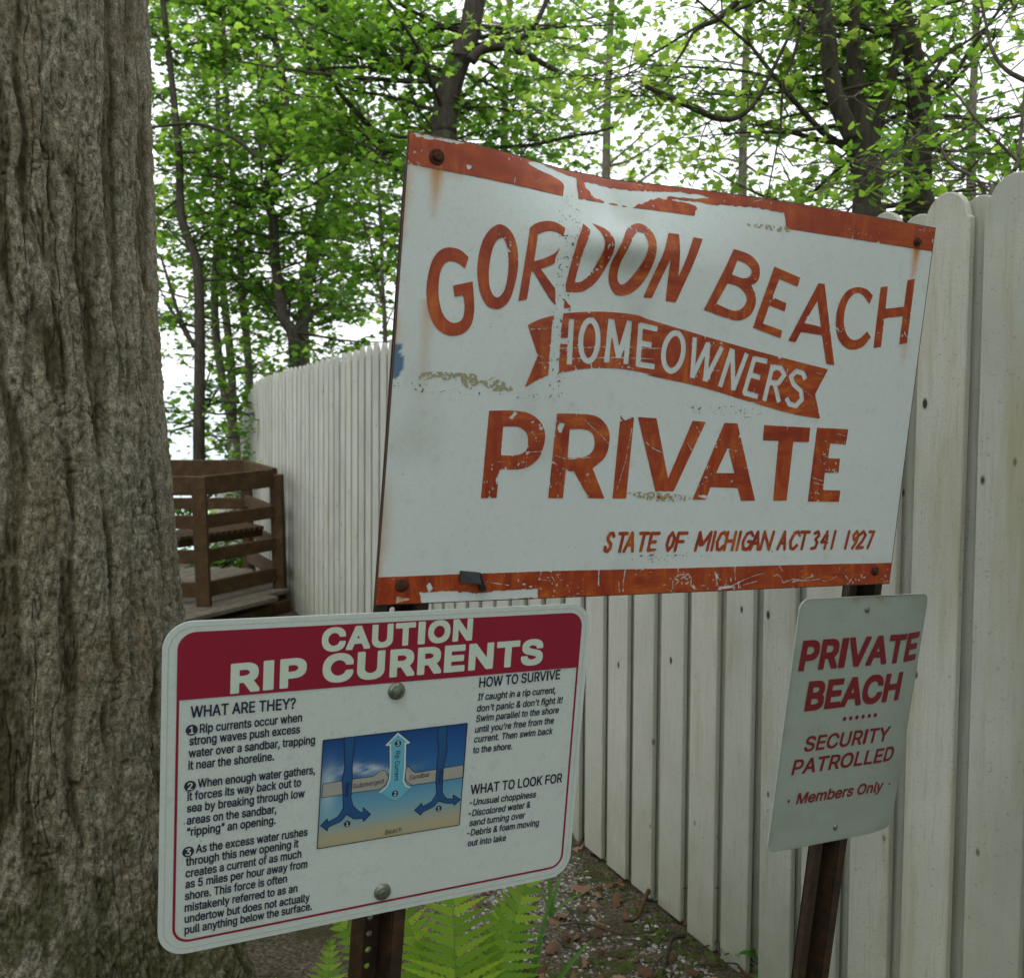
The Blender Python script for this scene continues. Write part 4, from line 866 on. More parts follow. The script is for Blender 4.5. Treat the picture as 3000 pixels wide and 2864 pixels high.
def put_board(s, back, drop, k):
    p = FB + FD * s + np.array([0, 0, drop]) + fn * (-.026 if back else 0.0)
    o = obj('picket', bms[k % 3], fence); jr = random.Random(k * 7 + (13 if back else 0))
    ls = float(np.interp(s, [0, 2, 6], [.0569, .0569, .008])) + jr.uniform(-.003, .003); tw = jr.uniform(-.014, .014)
    za = np.array([0, 0, 1.]) + FD * ls - fn * (.0297 + jr.uniform(-.003, .003)); za /= np.linalg.norm(za); xa = fh * math.cos(tw) + fn * math.sin(tw); xa = xa - (xa @ za) * za; xa /= np.linalg.norm(xa); ya = np.cross(za, xa)
    org = p - FB + np.array([0, 0, .975 + jr.uniform(-.008, .008)]) - za * .975
    hk = float(np.interp(s, [1.5, 4, 9], [1, 1.045, 1.07])); org = org - za * .02 * (hk > 1.001); za = za * hk
    Mx = Matrix(((xa[0], ya[0], za[0], org[0]), (xa[1], ya[1], za[1], org[1]), (xa[2], ya[2], za[2], org[2]), (0, 0, 0, 1)))
    o.matrix_local = Mx; return o
k = 0; s = -.031 + BW * -.5 - PIT * 8
starts = []
while s < 12.6: starts.append(s); s += PIT
for i, s in enumerate(starts):
    dr = 0.0 if s < 8.75 else -.40 * (s - 8.75) - .05
    if 8.0 < s < 8.75: dr = -.12 * ((s - 8.0) / .75) ** 2
    if s >= 8.75: dr -= .07
    put_board(s, False, dr, i)
    put_board(s + .092, True, dr - .022 - (.2 if s > 8.75 else 0) * .15, i + 500)
for z0 in (.28, 1.00, 1.62):
    mb = MB()
    a = FB + FD * starts[0] + np.array([0, 0, z0]) - fn * .062; b = FB + FD * 8.78 + np.array([0, 0, z0]) - fn * .062
    mb.beam(a - FB, b - FB, .046, .085); mb.build('rail', M_FENCE, fence)
    a = FB + FD * 8.8 + np.array([0, 0, z0 - .07]) - fn * .062; b = FB + FD * 12.6 + np.array([0, 0, z0 - .40 * 3.8]) - fn * .062
    mb = MB(); mb.beam(a - FB, b - FB, .046, .085); mb.build('rail', M_FENCE, fence)
for s in (-.9, 1.5, 3.9, 6.3, 8.75, 11.0):
    p = FB + FD * s - fn * .135; dr = 0 if s < 8.8 else -.4 * (s - 8.75); mb = MB(); q0 = p - FB + np.array([0, 0, -.5 + dr]); mb.beam(q0, q0 + np.array([0, 0, 2.2]), .09, .09, (0, 1, 0)); mb.build('fence_post', M_FENCE, fence)

# ---------------------------------------------------------------- brown wooden stair landing
land = empty('stair_landing', 'brown stained wooden stair landing with horizontal railings between the tree trunk and the fence', 'deck', (-2.4, 7.4, -.36))
O = np.array([-2.4, 7.4, -.36]); lp = []
A_ = np.array([-1.99, 7.60, 0]); B_ = np.array([-2.42, 7.0, 0]); C_ = np.array([-4.4, 7.0, 0]); D_ = np.array([-2.50, 8.42, 0]); E_ = np.array([-4.4, 8.42, 0])
def rails(p, q_, hs_, off=0):
    d = q_ - p; d /= np.linalg.norm(d)
    for zc, hg in hs_:
        mb = MB(); mb.beam(p + [0, 0, zc] - O, q_ + [0, 0, zc] - O, .042, hg); mb.build('rail_board', M_BROWN, land, bevel=.004)
HS = [(.775, .15), (.49, .105), (.215, .105), (-.05, .12)]
HB = [(.775, .15), (.47, .105), (.20, .105), (-.05, .12)]
dAB = (B_ - A_) / np.linalg.norm(B_ - A_)
rails(A_ + dAB * .05, B_ - dAB * .0, HS); rails(B_ + [-.05, 0, 0], C_, HS); rails(D_ + (A_ - D_) * .03, A_ + (D_ - A_) * .04, HB); rails(D_, E_, [(.775, .15), (.44, .105)])
for p, top_, wd, dp in ((A_, .80, .10, .10), (B_ + [0, -.055, 0], .855, .11, .05), (D_ + [.0, .03, 0], .72, .09, .09), (C_, .8, .09, .09), (E_, .8, .09, .09)):
    mb = MB(); b0_ = p + [0, 0, float(ground_z(p[0], p[1])) - .15]; t0_ = p + [0, 0, top_]; mb.beam(b0_ - O, t0_ - O, wd, dp, (0, 1, 0)); mb.build('post', M_BROWN, land, bevel=.005)
# deck boards, along X
poly_ = [C_[:2] + [0, -.42], B_[:2] + [.10, -.42], A_[:2] + [.10, -.12], D_[:2], E_[:2]]
dv = (A_ - B_)[:2]; dv /= np.linalg.norm(dv); nv_ = np.array([-dv[1], dv[0]]); off0 = B_[:2] @ nv_ - 1.2; kk = off0
while kk < off0 + 3.4:
    ts = []
    for a_, b_ in zip(poly_, poly_[1:] + poly_[:1]):
        fa, fb = a_ @ nv_ - kk, b_ @ nv_ - kk
        if fa * fb < 0: ts.append((a_ + (b_ - a_) * fa / (fa - fb)) @ dv)
    if len(ts) >= 2 and max(ts) - min(ts) > .1:
        p_ = nv_ * kk + dv * min(ts); q_ = nv_ * kk + dv * max(ts); mb = MB(); mb.beam(np.array([p_[0], p_[1], -.19]) - O, np.array([q_[0], q_[1], -.19]) - O, .135, .036); mb.build('deck_board', M_GREY, land, bevel=.003)
    kk += .145
for a_, b_ in ((B_ + [.08, -.36, 0], A_ + [.08, -.10, 0]), (C_ + [0, -.36, 0], B_ + [.08, -.36, 0])):
    mb = MB(); mb.beam(a_ + [0, .03, -.31] - O, b_ + [0, .03, -.31] - O, .04, .10); mb.build('fascia_board', M_BROWN, land)
# slatted bench inside the corner
bp0 = np.array([-2.08, 7.60, .34]); bp1 = np.array([-2.60, 6.98 + .06, .34]); dd = bp1 - bp0; Lb = np.linalg.norm(dd); dd /= Lb; inn = np.array([-dd[1], dd[0], 0]); inn = inn if inn @ (np.array([-3, 8, 0]) - bp0) > 0 else -inn
kk = 0.02
while kk < Lb: 
    p = bp0 + dd * kk; mb = MB(); mb.beam(p + inn * .05 - O, p + inn * .42 - O, .030, .030); mb.build('bench_slat', M_BROWN, land); kk += .052
for o_ in (.10, .36):
    mb = MB(); mb.beam(bp0 + inn * o_ - [0, 0, .045] - O, bp1 + inn * o_ - [0, 0, .045] - O, .04, .06); mb.build('bench_bearer', M_BROWN, land)
# stringers and joists beneath, and the first steps down the bluff
mb = MB(); mb.beam(np.array([-4.4, 8.5, -.28]) - O, np.array([-2.46, 8.5, -.28]) - O, .04, .16); mb.build('joist', M_BROWN, land)
for k in range(8):
    mb = MB(); y_ = 8.62 + k * .27; z_ = -.36 - k * .17; mb.beam(np.array([-3.9, y_, z_]) - O, np.array([-2.75, y_, z_]) - O, .26, .04); mb.build('tread', M_GREY, land, bevel=.003)
for xx in (-3.94, -2.71):
    mb = MB(); mb.beam(np.array([xx, 8.5, -.40]) - O, np.array([xx, 10.8, -1.86]) - O, .04, .24); mb.build('stringer', M_BROWN, land)

# ---------------------------------------------------------------- the big trunk at the left
TX, TY = -1.10, 1.98
edge = [(427, 0), (436, 250), (443, 520), (450, 760), (458, 977), (470, 1150), (490, 1344), (511, 1603), (534, 1801), (560, 2050), (600, 2350), (660, 2600), (730, 2864)]
zs, rs_ = [], []
for x, y in edge:
    d = W(rayc(x, y)) - np.array([0, 0, EYE]); dxy = d[:2] / np.linalg.norm(d[:2]); r_ = abs(TX * dxy[1] - TY * dxy[0]); t = (TX * dxy[0] + TY * dxy[1]) / np.linalg.norm(d[:2]); zs.append(EYE + d[2] * t); rs_.append(r_)
zs = np.array(zs[::-1]); rs_ = np.array(rs_[::-1])
nth, nz_ = 900, 1000
th_ = np.concatenate([np.linspace(-2.5, .9, 780, endpoint=False), np.linspace(.9, 2 * math.pi - 2.5, 120, endpoint=False)]); zz = np.linspace(-.25, 5.2, nz_)
# denser rows in the part one can see
zz = np.concatenate([np.linspace(-.25, 2.6, 880), np.linspace(2.61, 5.2, 120)])
TH_, ZZ = np.meshgrid(th_, zz); R0 = np.interp(ZZ, zs, rs_); R0 = np.where(ZZ < zs[0], rs_[0] + (zs[0] - ZZ) * .5, R0); R0 = np.where(ZZ > zs[-1], rs_[-1] - (ZZ - zs[-1]) * .02, R0)
def cnoise(a, z, fa, fz, seed=0, o=4):       # periodic round the trunk
    x = np.cos(a) * .40 * fa + seed; y = np.sin(a) * .40 * fa + seed * 2; return fbm(x + z * fz * .73 + 50, y - z * fz * .31 + 50, o)
_t3 = rng.random((64, 64, 64))
def n3(x, y, z):
    xi, yi, zi = [np.floor(v).astype(int) for v in (x, y, z)]; fx, fy, fz = x - xi, y - yi, z - zi; fx, fy, fz = [v * v * (3 - 2 * v) for v in (fx, fy, fz)]; o = 0
    for a in (0, 1):
        for b in (0, 1):
            for c in (0, 1): o = o + _t3[(xi + a) & 63, (yi + b) & 63, (zi + c) & 63] * (fx if a else 1 - fx) * (fy if b else 1 - fy) * (fz if c else 1 - fz)
    return o
def f3(x, y, z, o=3):
    s = 0; a = .5; t = 0
    for i in range(o): s = s + a * n3(x + 5.1 * i, y + 9.2 * i, z + 3.3 * i); t += a; x, y, z = x * 2.07, y * 2.07, z * 2.07; a *= .55
    return s / t
cx_, cy_ = np.cos(TH_) * .42, np.sin(TH_) * .42
wob = (f3(cx_ * 4, cy_ * 4, ZZ * 2.2, 3) - .5) * .12; wob2 = (f3(cx_ * 4 + 9, cy_ * 4, ZZ * 2.2, 3) - .5) * .12
rid = f3((cx_ + wob) * 25, (cy_ + wob2) * 25, ZZ * 1.9, 2); val = np.clip((.50 - rid) * 5.5, 0, 1)       # broad soft valleys between the ridges
brk = np.clip(f3(cx_ * 9, cy_ * 9, ZZ * 4 + 8, 3) * 3 - 1.0, 0, 1)
rid2 = f3((cx_ + wob2) * 34 + 7, (cy_ - wob) * 34, ZZ * 4.5 + 4, 2); val2 = np.clip((.45 - rid2) * 6, 0, 1)
crk = f3((cx_ + wob) * 30 + 3, (cy_ + wob2) * 30, ZZ * 5.5 + 3, 3); vcr = np.clip(1 - np.abs(2 * crk - 1) * 16, 0, 1) * brk
hck = f3(cx_ * 18 + 3, cy_ * 18, ZZ * 30 + 3, 2); hcr = np.clip(1 - np.abs(2 * hck - 1) * 16, 0, 1) * (f3(cx_ * 14, cy_ * 14, ZZ * 9) > .60)
plt_ = f3(cx_ * 42, cy_ * 42, ZZ * 17, 4); grit = f3(cx_ * 120, cy_ * 120, ZZ * 75, 4)
hgt = 1 - .72 * val - .34 * val2 - .45 * vcr - .30 * hcr - .9 * np.clip(.47 - plt_, 0, 1)
disp = (hgt - .6) * .017 + (plt_ - .5) * .009 + (grit - .5) * .013 + (f3(cx_ * 3, cy_ * 3, ZZ * .8) - .5) * .035
low = np.clip((.9 - ZZ) / 1.0, 0, 1); disp += low ** 1.5 * .05 * np.sin(TH_ * 5 + 1.2 + .4 * np.sin(ZZ * 4))
disp *= 1 + .5 * low
RR = R0 - .008 + disp
Vt = np.stack([TX + RR * np.cos(TH_) + (ZZ - 1.6) * 0.0, TY + RR * np.sin(TH_), ZZ], -1).reshape(-1, 3)
i = (np.arange(nz_ - 1)[:, None] * nth + np.arange(nth)[None]).ravel(); j = (np.arange(nz_ - 1)[:, None] * nth + (np.arange(nth)[None] + 1) % nth).ravel()
tree = empty('shade_tree', 'huge grey trunk with deeply furrowed bark at the left edge of the photo', 'tree', (TX, TY, 0))
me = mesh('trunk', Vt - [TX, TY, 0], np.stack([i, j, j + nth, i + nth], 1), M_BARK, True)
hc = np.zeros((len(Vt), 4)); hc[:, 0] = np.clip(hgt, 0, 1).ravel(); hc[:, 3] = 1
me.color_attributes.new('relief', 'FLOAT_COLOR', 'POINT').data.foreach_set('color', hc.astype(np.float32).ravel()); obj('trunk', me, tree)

# ---------------------------------------------------------------- leaves and woods
def template(kind):
    if kind == 'maple':
        o = [(0, 0), (.20, -.06), (.46, .02), (.36, .20), (.56, .42), (.30, .44), (.22, .62), (.0, 1.0), (-.22, .62), (-.30, .44), (-.56, .42), (-.36, .20), (-.46, .02), (-.20, -.06)]
    elif kind == 'oval': o = [(0, 0), (.17, .25), (.20, .5), (.13, .78), (0, 1.05), (-.13, .78), (-.20, .5), (-.17, .25)]
    elif kind == 'oak': o = [(0, 0), (.12, .1), (.30, .22), (.18, .36), (.38, .52), (.2, .64), (.28, .82), (0, 1.0), (-.25, .85), (-.18, .66), (-.40, .55), (-.18, .38), (-.28, .20), (-.1, .1)]
    o = np.array(o); c = np.array([[0, .38]]); P_ = np.concatenate([c, o]); z = -np.abs(P_[:, 0]) * .35 + .05 * P_[:, 1] ** 2 * -1
    V = np.concatenate([P_ - [0, .4], z[:, None]], 1); n = len(o); return V, np.array([(0, i + 1, (i + 1) % n + 1) for i in range(n)])
TPL = {k_: template(k_) for k_ in ('maple', 'oval', 'oak')}
def leaves(name, cen, nrm, size, kind, mat, parent, curl=1.0, org=(0, 0, 0)):
    V, Fc = TPL[kind]; V = V * [1, 1, curl]; N = len(cen)
    nrm = nrm / np.linalg.norm(nrm, axis=1, keepdims=True); t = rng.normal(size=(N, 3)); t -= (t * nrm).sum(1, keepdims=True) * nrm; t /= np.linalg.norm(t, axis=1, keepdims=True); b = np.cross(nrm, t)
    sz = size[:, None, None]
    P_ = cen[:, None] + sz * (V[None, :, 0:1] * t[:, None] + V[None, :, 1:2] * b[:, None] + V[None, :, 2:3] * nrm[:, None])
    Fa = (Fc[None] + (np.arange(N) * len(V))[:, None, None]).reshape(-1, 3)
    return obj(name, mesh(name, P_.reshape(-1, 3) - np.array(org), Fa, mat), parent)
def spray(cen, rad, n, flat=.22, droop=.25):
    """a flattened tier of leaves round a twig"""
    a = rng.random(n) * 2 * math.pi; r_ = np.sqrt(rng.random(n)) * rad
    p = np.stack([np.cos(a) * r_, np.sin(a) * r_, rng.normal(size=n) * rad * flat - droop * r_ ** 2 / rad * .6], 1) + cen
    nr = np.stack([rng.normal(size=n) * .55, rng.normal(size=n) * .55, np.ones(n)], 1); return p, nr
def curve(pts, n=5):
    P_ = [np.array(p, float) for p in pts]; out = []
    for i in range(len(P_) - 1):
        p0 = P_[max(i - 1, 0)]; p1 = P_[i]; p2 = P_[i + 1]; p3 = P_[min(i + 2, len(P_) - 1)]
        for t in np.linspace(0, 1, n, endpoint=False): out.append(.5 * (2 * p1 + (p2 - p0) * t + (2 * p0 - 5 * p1 + 4 * p2 - p3) * t * t + (-p0 + 3 * p1 - 3 * p2 + p3) * t ** 3))
    out.append(P_[-1]); return out
def stem(px_, to_ground=True, extra_up=1.5):
    """measured trunk line [(x, y, depth, width in photo pixels)] -> points and radii"""
    pts = [at(x, y, d) for x, y, d, w_ in px_]; rad = [w_ / F * d / 2 for x, y, d, w_ in px_]
    pts = pts[::-1]; rad = rad[::-1]            # given top first
    if to_ground:
        p = pts[0].copy(); g = float(ground_z(p[0], p[1])) - .2
        if p[2] > g: pts.insert(0, np.array([p[0] + random.uniform(-.1, .1), p[1], g])); rad.insert(0, rad[0] * 1.15)
    if extra_up:
        d = pts[-1] - pts[-2]; d = d / np.linalg.norm(d) * extra_up; pts.append(pts[-1] + d); rad.append(rad[-1] * .7)
    return pts, rad
def tube_from(pts, rad, n=8):
    V = np.array([np.concatenate([p, [r_]]) for p, r_ in zip(pts, rad)]); c = curve(list(V), 6); mb = MB(); mb.tube([q_[:3] for q_ in c], [max(q_[3], .002) for q_ in c], n); return mb, c
DENS = .64
def wood(name, label, main, limbs, nb, nl, size, lmat, bmat, kind='maple', reach=1.1, zr=(-2, 9), depth_j=.6, spr=.34, group=None, side=None):
    pts, rad = stem(main); base = pts[0]; root = empty(name, label, 'tree', tuple(base), group)
    mb, c = tube_from(pts, rad, 10); mb.build('trunk', bmat, root, True); o_ = root.children[-1] if root.children else None
    lines = [c]
    for lm in limbs:
        p, r_ = stem(lm, False, .25); mb2, c2_ = tube_from(p, r_, 7); mb2.build('limb', bmat, root, True); lines.append(c2_)
    tw = MB(); CEN, NR = [], []
    lens = np.array([sum(np.linalg.norm(np.array(a[:3]) - b[:3]) for a, b in zip(l, l[1:])) for l in lines]); pr = lens / lens.sum()
    for k in range(nb):
        l = lines[rng.choice(len(lines), p=pr)]; i = rng.integers(1, len(l) - 1) if len(l) > 2 else 0; s0 = np.array(l[i][:3])
        if not (zr[0] < s0[2] < zr[1]): continue
        a = rng.random() * 2 * math.pi if side is None else rng.normal() * .9 + side; el = rng.normal() * .25 + .22; L = reach * (.45 + rng.random() * .8)
        sy = math.sin(a) * math.cos(el) * depth_j; sy = abs(sy) if rng.random() < .97 else sy
        d = np.array([math.cos(a) * math.cos(el), sy, math.sin(el)]); r0 = min(l[i][3] * .35, .012 * L + .003)
        bp = [s0]; cur = s0.copy(); nseg = 5
        for q_ in range(nseg): d = d + rng.normal(size=3) * .12 + [0, 0, .02]; d /= np.linalg.norm(d); cur = cur + d * L / nseg; bp.append(cur.copy())
        tw.tube(bp, np.linspace(r0, .0025, nseg + 1), 5, False)
        for q_ in range(2, nseg + 1):
            m_n = max(3, int(nl * DENS * (.6 + rng.random() * .8))); p, nr = spray(bp[q_] + rng.normal(size=3) * .06, spr * (.55 + .6 * rng.random()), m_n, .15); CEN.append(p); NR.append(nr)
            for _ in range(2):
                e_ = bp[q_] + (p[rng.integers(len(p))] - bp[q_]) * .9; tw.tube([bp[q_], (bp[q_] + e_) / 2 + [0, 0, .03], e_], [.004, .003, .0015], 4, False)
    tw.build('twigs', bmat, root)['kind'] = 'stuff'
    cen = np.concatenate(CEN); nr = np.concatenate(NR); sz = size * .76 * (.6 + .7 * rng.random(len(cen)))
    cr = leaves('crown', cen, nr, sz, kind, lmat, root, 1.0)
    for o in root.children: o.data.transform(Matrix.Translation(-Vector(root.location)))
    return root
ca = lambda x, y: (x / 1.5633, y / 1.5633); cb = lambda x, y: (1000 + x / 1.965, y / 1.965); cd = lambda x, y: (2000 + x / 1.965, y / 1.965)
def ml(cf, pts, d, w0, w1): n = len(pts) - 1; return [cf(x, y) + (d, w0 + (w1 - w0) * i / max(n, 1)) for i, (x, y) in enumerate(pts)]
wood('maple_tree', 'dark slim tree rising beyond the railing, nearest the big trunk', ml(ca, [(745, 0), (790, 400), (820, 700), (832, 1000), (900, 1200), (915, 1500), (912, 1876), (912, 2090)], 9.3, 16, 36),
     [ml(ca, [(680, 120), (740, 195), (775, 260)], 9.3, 7, 10), ml(ca, [(600, 600), (780, 572), (900, 568), (1010, 600), (1110, 660), (1200, 745)], 8.9, 8, 14), ml(ca, [(770, 1280), (820, 1440), (890, 1590)], 9.3, 9, 14)], 74, 24, .105, M_LEAF, M_TRUNKD, group=None)
wood('maple_tree', 'crooked dark tree leaning up behind the left part of the fence', ml(ca, [(1215, -20), (1280, 280), (1308, 500), (1282, 720), (1215, 870), (1250, 1000), (1262, 1200), (1300, 1450), (1350, 1650)], 9.6, 20, 34),
     [ml(ca, [(1180, 300), (1190, 560), (1200, 860)], 9.5, 6, 9), ml(ca, [(1460, 650), (1380, 660), (1300, 740)], 9.3, 6, 9)], 78, 24, .105, M_LEAF, M_TRUNKD)
wood('maple_tree', 'grey forked tree just right of the crooked dark tree', ml(ca, [(1420, 150), (1440, 560), (1475, 860), (1430, 1150), (1390, 1450), (1385, 1640)], 11, 14, 44),
     [ml(ca, [(1570, 600), (1550, 850), (1480, 1080), (1400, 1350)], 11, 16, 26)], 64, 24, .11, M_LEAF, M_TRUNKG)
wood('maple_tree', 'pale straight tree in the middle of the left grove', ml(ca, [(990, 150), (1000, 600), (1005, 1000), (1020, 1300), (1060, 1700), (1065, 2100)], 11.5, 12, 28), [ml(ca, [(905, 60), (960, 200), (1005, 350)], 11.5, 6, 10)], 64, 24, .11, M_LEAFY, M_TRUNKG)
wood('maple_tree', 'slim grey tree behind the far end of the fence', ml(ca, [(1020, 0), (1035, 400), (1060, 750), (1100, 1000), (1105, 1300), (1140, 1700), (1145, 2250)], 10.4, 12, 26), [ml(ca, [(990, 1200), (985, 1450), (1020, 1750), (1080, 2000), (1135, 2200)], 10.4, 22, 28)], 68, 24, .105, M_LEAF, M_TRUNKG)
wood('maple_tree', 'stout dark tree rising from behind the top of the large white sign', ml(cb, [(775, -20), (735, 200), (655, 400), (605, 600), (590, 790), (590, 1150)], 6.4, 60, 84),
     [ml(cb, [(1072, 322), (1000, 285), (940, 268), (820, 282), (745, 350)], 6.3, 20, 34), ml(cb, [(1190, -10), (1120, 140), (1070, 190), (1010, 240)], 6.3, 14, 18), ml(cb, [(-60, 395), (100, 392), (230, 402), (380, 385), (470, 425), (530, 480)], 6.6, 12, 30),
      ml(ca, [(1350, 120), (1560, 430), (1700, 590), (1800, 740), (1900, 830)], 6.9, 12, 26), ml(ca, [(1430, 0), (1600, 165), (1700, 240), (1870, 300)], 7.0, 18, 24), ml(cb, [(880, 850), (1100, 835), (1300, 790), (1450, 765), (1600, 720)], 6.8, 12, 8)][:],
     84, 28, .080, M_LEAF, M_TRUNKD, reach=1.3)
wood('maple_tree', 'tree splitting into several dark stems above the right half of the large sign', ml(cd, [(985, 20), (985, 300), (1010, 600), (1040, 800), (1060, 1000), (1060, 1240), (1060, 1500)], 4.5, 34, 96),
     [ml(cd, [(800, 0), (838, 200), (850, 400), (895, 600), (985, 800)], 4.4, 44, 54), ml(cd, [(1215, 380), (1180, 540), (1125, 700), (1085, 880)], 4.5, 30, 38), ml(cd, [(690, 60), (600, 235), (500, 440), (420, 590), (320, 675), (200, 682), (60, 620)], 4.3, 8, 20)[::-1],
      ml(cd, [(700, 100), (640, 320), (580, 500), (562, 750), (540, 860)], 4.3, 12, 6)[::-1], ml(cd, [(0, 385), (180, 395), (400, 420), (600, 490), (850, 610)], 4.8, 6, 12), ml(cd, [(335, -10), (205, 110), (80, 170), (0, 300)], 4.4, 22, 8)[::-1]],
     48, 27, .066, M_LEAFY, M_TRUNKD, reach=1.25)
wood('maple_tree', 'straight dark trunk partly hidden by leaves beside the rounded fence tops', ml(cd, [(1265, -10), (1285, 150), (1330, 350), (1360, 550), (1358, 800), (1350, 1180), (1350, 1400)], 4.7, 46, 88),
     [ml(cd, [(1240, 0), (1225, 120), (1240, 280)], 4.7, 26, 30), ml(cd, [(1100, 760), (1190, 690), (1280, 650)], 4.7, 10, 16)], 40, 27, .066, M_LEAF, M_TRUNKD, reach=1.1)
wood('shrub_tree', 'broad-leaved small tree with reddish twigs above the nearest fence boards', ml(cd, [(1960, 640), (1930, 930), (1860, 1040), (1780, 1180), (1760, 1400)], 3.6, 10, 22),
     [ml(cd, [(1730, 60), (1780, 280), (1860, 400), (1990, 470)], 3.4, 8, 16), ml(cd, [(1440, 740), (1500, 880), (1560, 960), (1700, 1040), (1760, 1180)], 3.6, 6, 14), ml(cd, [(1590, 560), (1700, 700), (1850, 850), (1930, 930)], 3.6, 6, 12)],
     30, 9, .088, M_LEAFR, M_TRUNKG, kind='oval', reach=.7, spr=.22)
wood('maple_tree', 'slim young tree rising between the fence top and the left edge of the large sign', ml(ca, [(1680, 480), (1735, 900), (1752, 1300), (1765, 1620)], 8.8, 8, 14), [ml(ca, [(1640, 900), (1690, 1100), (1750, 1380)], 8.8, 5, 7)], 46, 24, .10, M_LEAF, M_TRUNKG, reach=.8)
def fill_tree(label, x, y, d, n, nl, mat, size=.12, reach=1.7, name='maple_tree'):
    return wood(name, label, [(x + 30, -350, d, 14), (x, 300, d, 22), (x - 10, y, d, 30)], [], n, nl, size, mat, M_TRUNKG, reach=reach, spr=.45)
fill_tree('hazy yellow-green tree far behind the middle of the large sign', 1780, 900, 13, 44, 30, M_LEAFY, .13, 2.2)
fill_tree('light green tree far behind the stout dark tree', 1480, 900, 15, 36, 28, M_LEAFY, .13, 2.3)
fill_tree('leafy tree far behind the hanging branches', 2180, 850, 12, 40, 28, M_LEAFY, .12, 2.2)
fill_tree('thick leafy tree far back beyond the nearest fence boards', 2850, 700, 9, 34, 28, M_LEAF, .10, 1.9)
fill_tree('light leafed tree far back between the two right trunks', 2560, 700, 11, 30, 26, M_LEAFY, .11, 1.9)
# the crown of the big shade tree, high over the signs
CEN, NR = [], []
for k in range(260):
    a = rng.random() * 6.28; rr = 1.2 + 4.2 * math.sqrt(rng.random()); c = np.array([TX + 1.4 + rr * math.cos(a), TY - .8 + rr * math.sin(a), 4.6 + rng.random() * 3.5])
    if c[1] > 3.2: continue
    p, nr = spray(c, .6, 26, .25); CEN.append(p); NR.append(nr)
cen = np.concatenate(CEN); leaves('crown', cen, np.concatenate(NR), .15 * (.6 + .7 * rng.random(len(cen))), 'maple', M_LEAF, tree, 1.0, (TX, TY, 0))
for k in range(7):
    a = k * .9 + .3; p0 = np.array([0, 0, 3.6 + .2 * k]); mb = MB(); pts = [p0, p0 + [math.cos(a) * 1.0, math.sin(a) * 1.0, .9], p0 + [math.cos(a) * 2.3, math.sin(a) * 2.3, 1.7], p0 + [math.cos(a) * 3.4, math.sin(a) * 3.4, 2.2]]
    mb.tube(pts, [.14, .10, .06, .02], 8); mb.build('limb', M_TRUNKG, tree, True)

# unseen leaf mass added behind and right of the camera to block light
CEN, NR = [], []
for k in range(420):
    a = R(rng.uniform(-175, 20)); rr = rng.uniform(5.0, 11.0); c = np.array([rr * math.cos(a) * 1.0, -1.0 + rr * math.sin(a), rng.uniform(.6, 9.5)])
    if c[1] > 1.0 and c[0] < 4.5: continue
    p, nr = spray(c, .95, 26, .30); CEN.append(p); NR.append(nr)
cen = np.concatenate(CEN); wd_ = leaves('unseen_woodland', cen, np.concatenate(NR), .30 * (.6 + .7 * rng.random(len(cen))), 'maple', M_LEAF, None, 1.0); tag(wd_, 'unseen leafy wood added behind and to the right of the viewpoint to block light', 'wood', kind='stuff')

# ---------------------------------------------------------------- ground cover: stones, dry leaves, twigs, moss
def gz(p): return ground_z(p[:, 0], p[:, 1]) + (fbm(p[:, 0] * 3, p[:, 1] * 3) - .5) * .07
def gpts(n, x0=-1.2, x1=1.2, y0=1.9, y1=4.8):
    p = np.stack([x0 + rng.random(n) * (x1 - x0), y0 + rng.random(n) ** 1.25 * (y1 - y0)], 1)
    fx = FB[0] + FD[0] / FD[1] * (p[:, 1] - FB[1]); return p[p[:, 0] < fx + .5]
p = gpts(150000); dens = fbm(p[:, 0] * 2.2 + 9, p[:, 1] * 2.2 + 4, 3); fxx = FB[0] + FD[0] / FD[1] * (p[:, 1] - FB[1]); k_ = np.abs(p[:, 0] - fxx) > .09 + .06 * rng.random(len(p)); p = p[k_]; dens = dens[k_]; p = p[rng.random(len(p)) < np.clip((dens - .30) * 3.2, .22, 1)]
oc = np.array([(1, 0, 0), (0, 1, 0), (-1, 0, 0), (0, -1, 0), (0, 0, .7), (.6, .6, .35), (-.6, .6, .3), (-.6, -.6, .35), (.6, -.6, .3)], float); ofc = np.array([(0, 5, 4), (5, 1, 4), (1, 6, 4), (6, 2, 4), (2, 7, 4), (7, 3, 4), (3, 8, 4), (8, 0, 4)])
N = len(p); s_ = .0026 + .0050 * rng.random(N) ** 2.5; an = rng.random(N) * 6.28; jit = 1 + (rng.random((N, 9, 3)) - .5) * .5; V = oc[None] * jit * s_[:, None, None]; V[:, :, 0] *= 1.25
Vx = V[:, :, 0] * np.cos(an)[:, None] - V[:, :, 1] * np.sin(an)[:, None]; Vy = V[:, :, 0] * np.sin(an)[:, None] + V[:, :, 1] * np.cos(an)[:, None]
P_ = np.stack([Vx + p[:, 0:1], Vy + p[:, 1:2], V[:, :, 2] + gz(p)[:, None]], -1)
tag(obj('gravel', mesh('gravel', P_.reshape(-1, 3), (ofc[None] + (np.arange(N) * 9)[:, None, None]).reshape(-1, 3), M_STONE)), 'pale beach gravel scattered over the soil by the fence', 'gravel', kind='stuff')
p = gpts(1500); p = p[(rng.random(len(p)) < .45) | (fbm(p[:, 0] * 2 + 3, p[:, 1] * 2 + 5, 2) > .50)]; cz = gz(p) + .008 + .012 * rng.random(len(p)); nr = np.stack([rng.normal(size=len(p)) * .45, rng.normal(size=len(p)) * .45 - .1, np.ones(len(p))], 1)
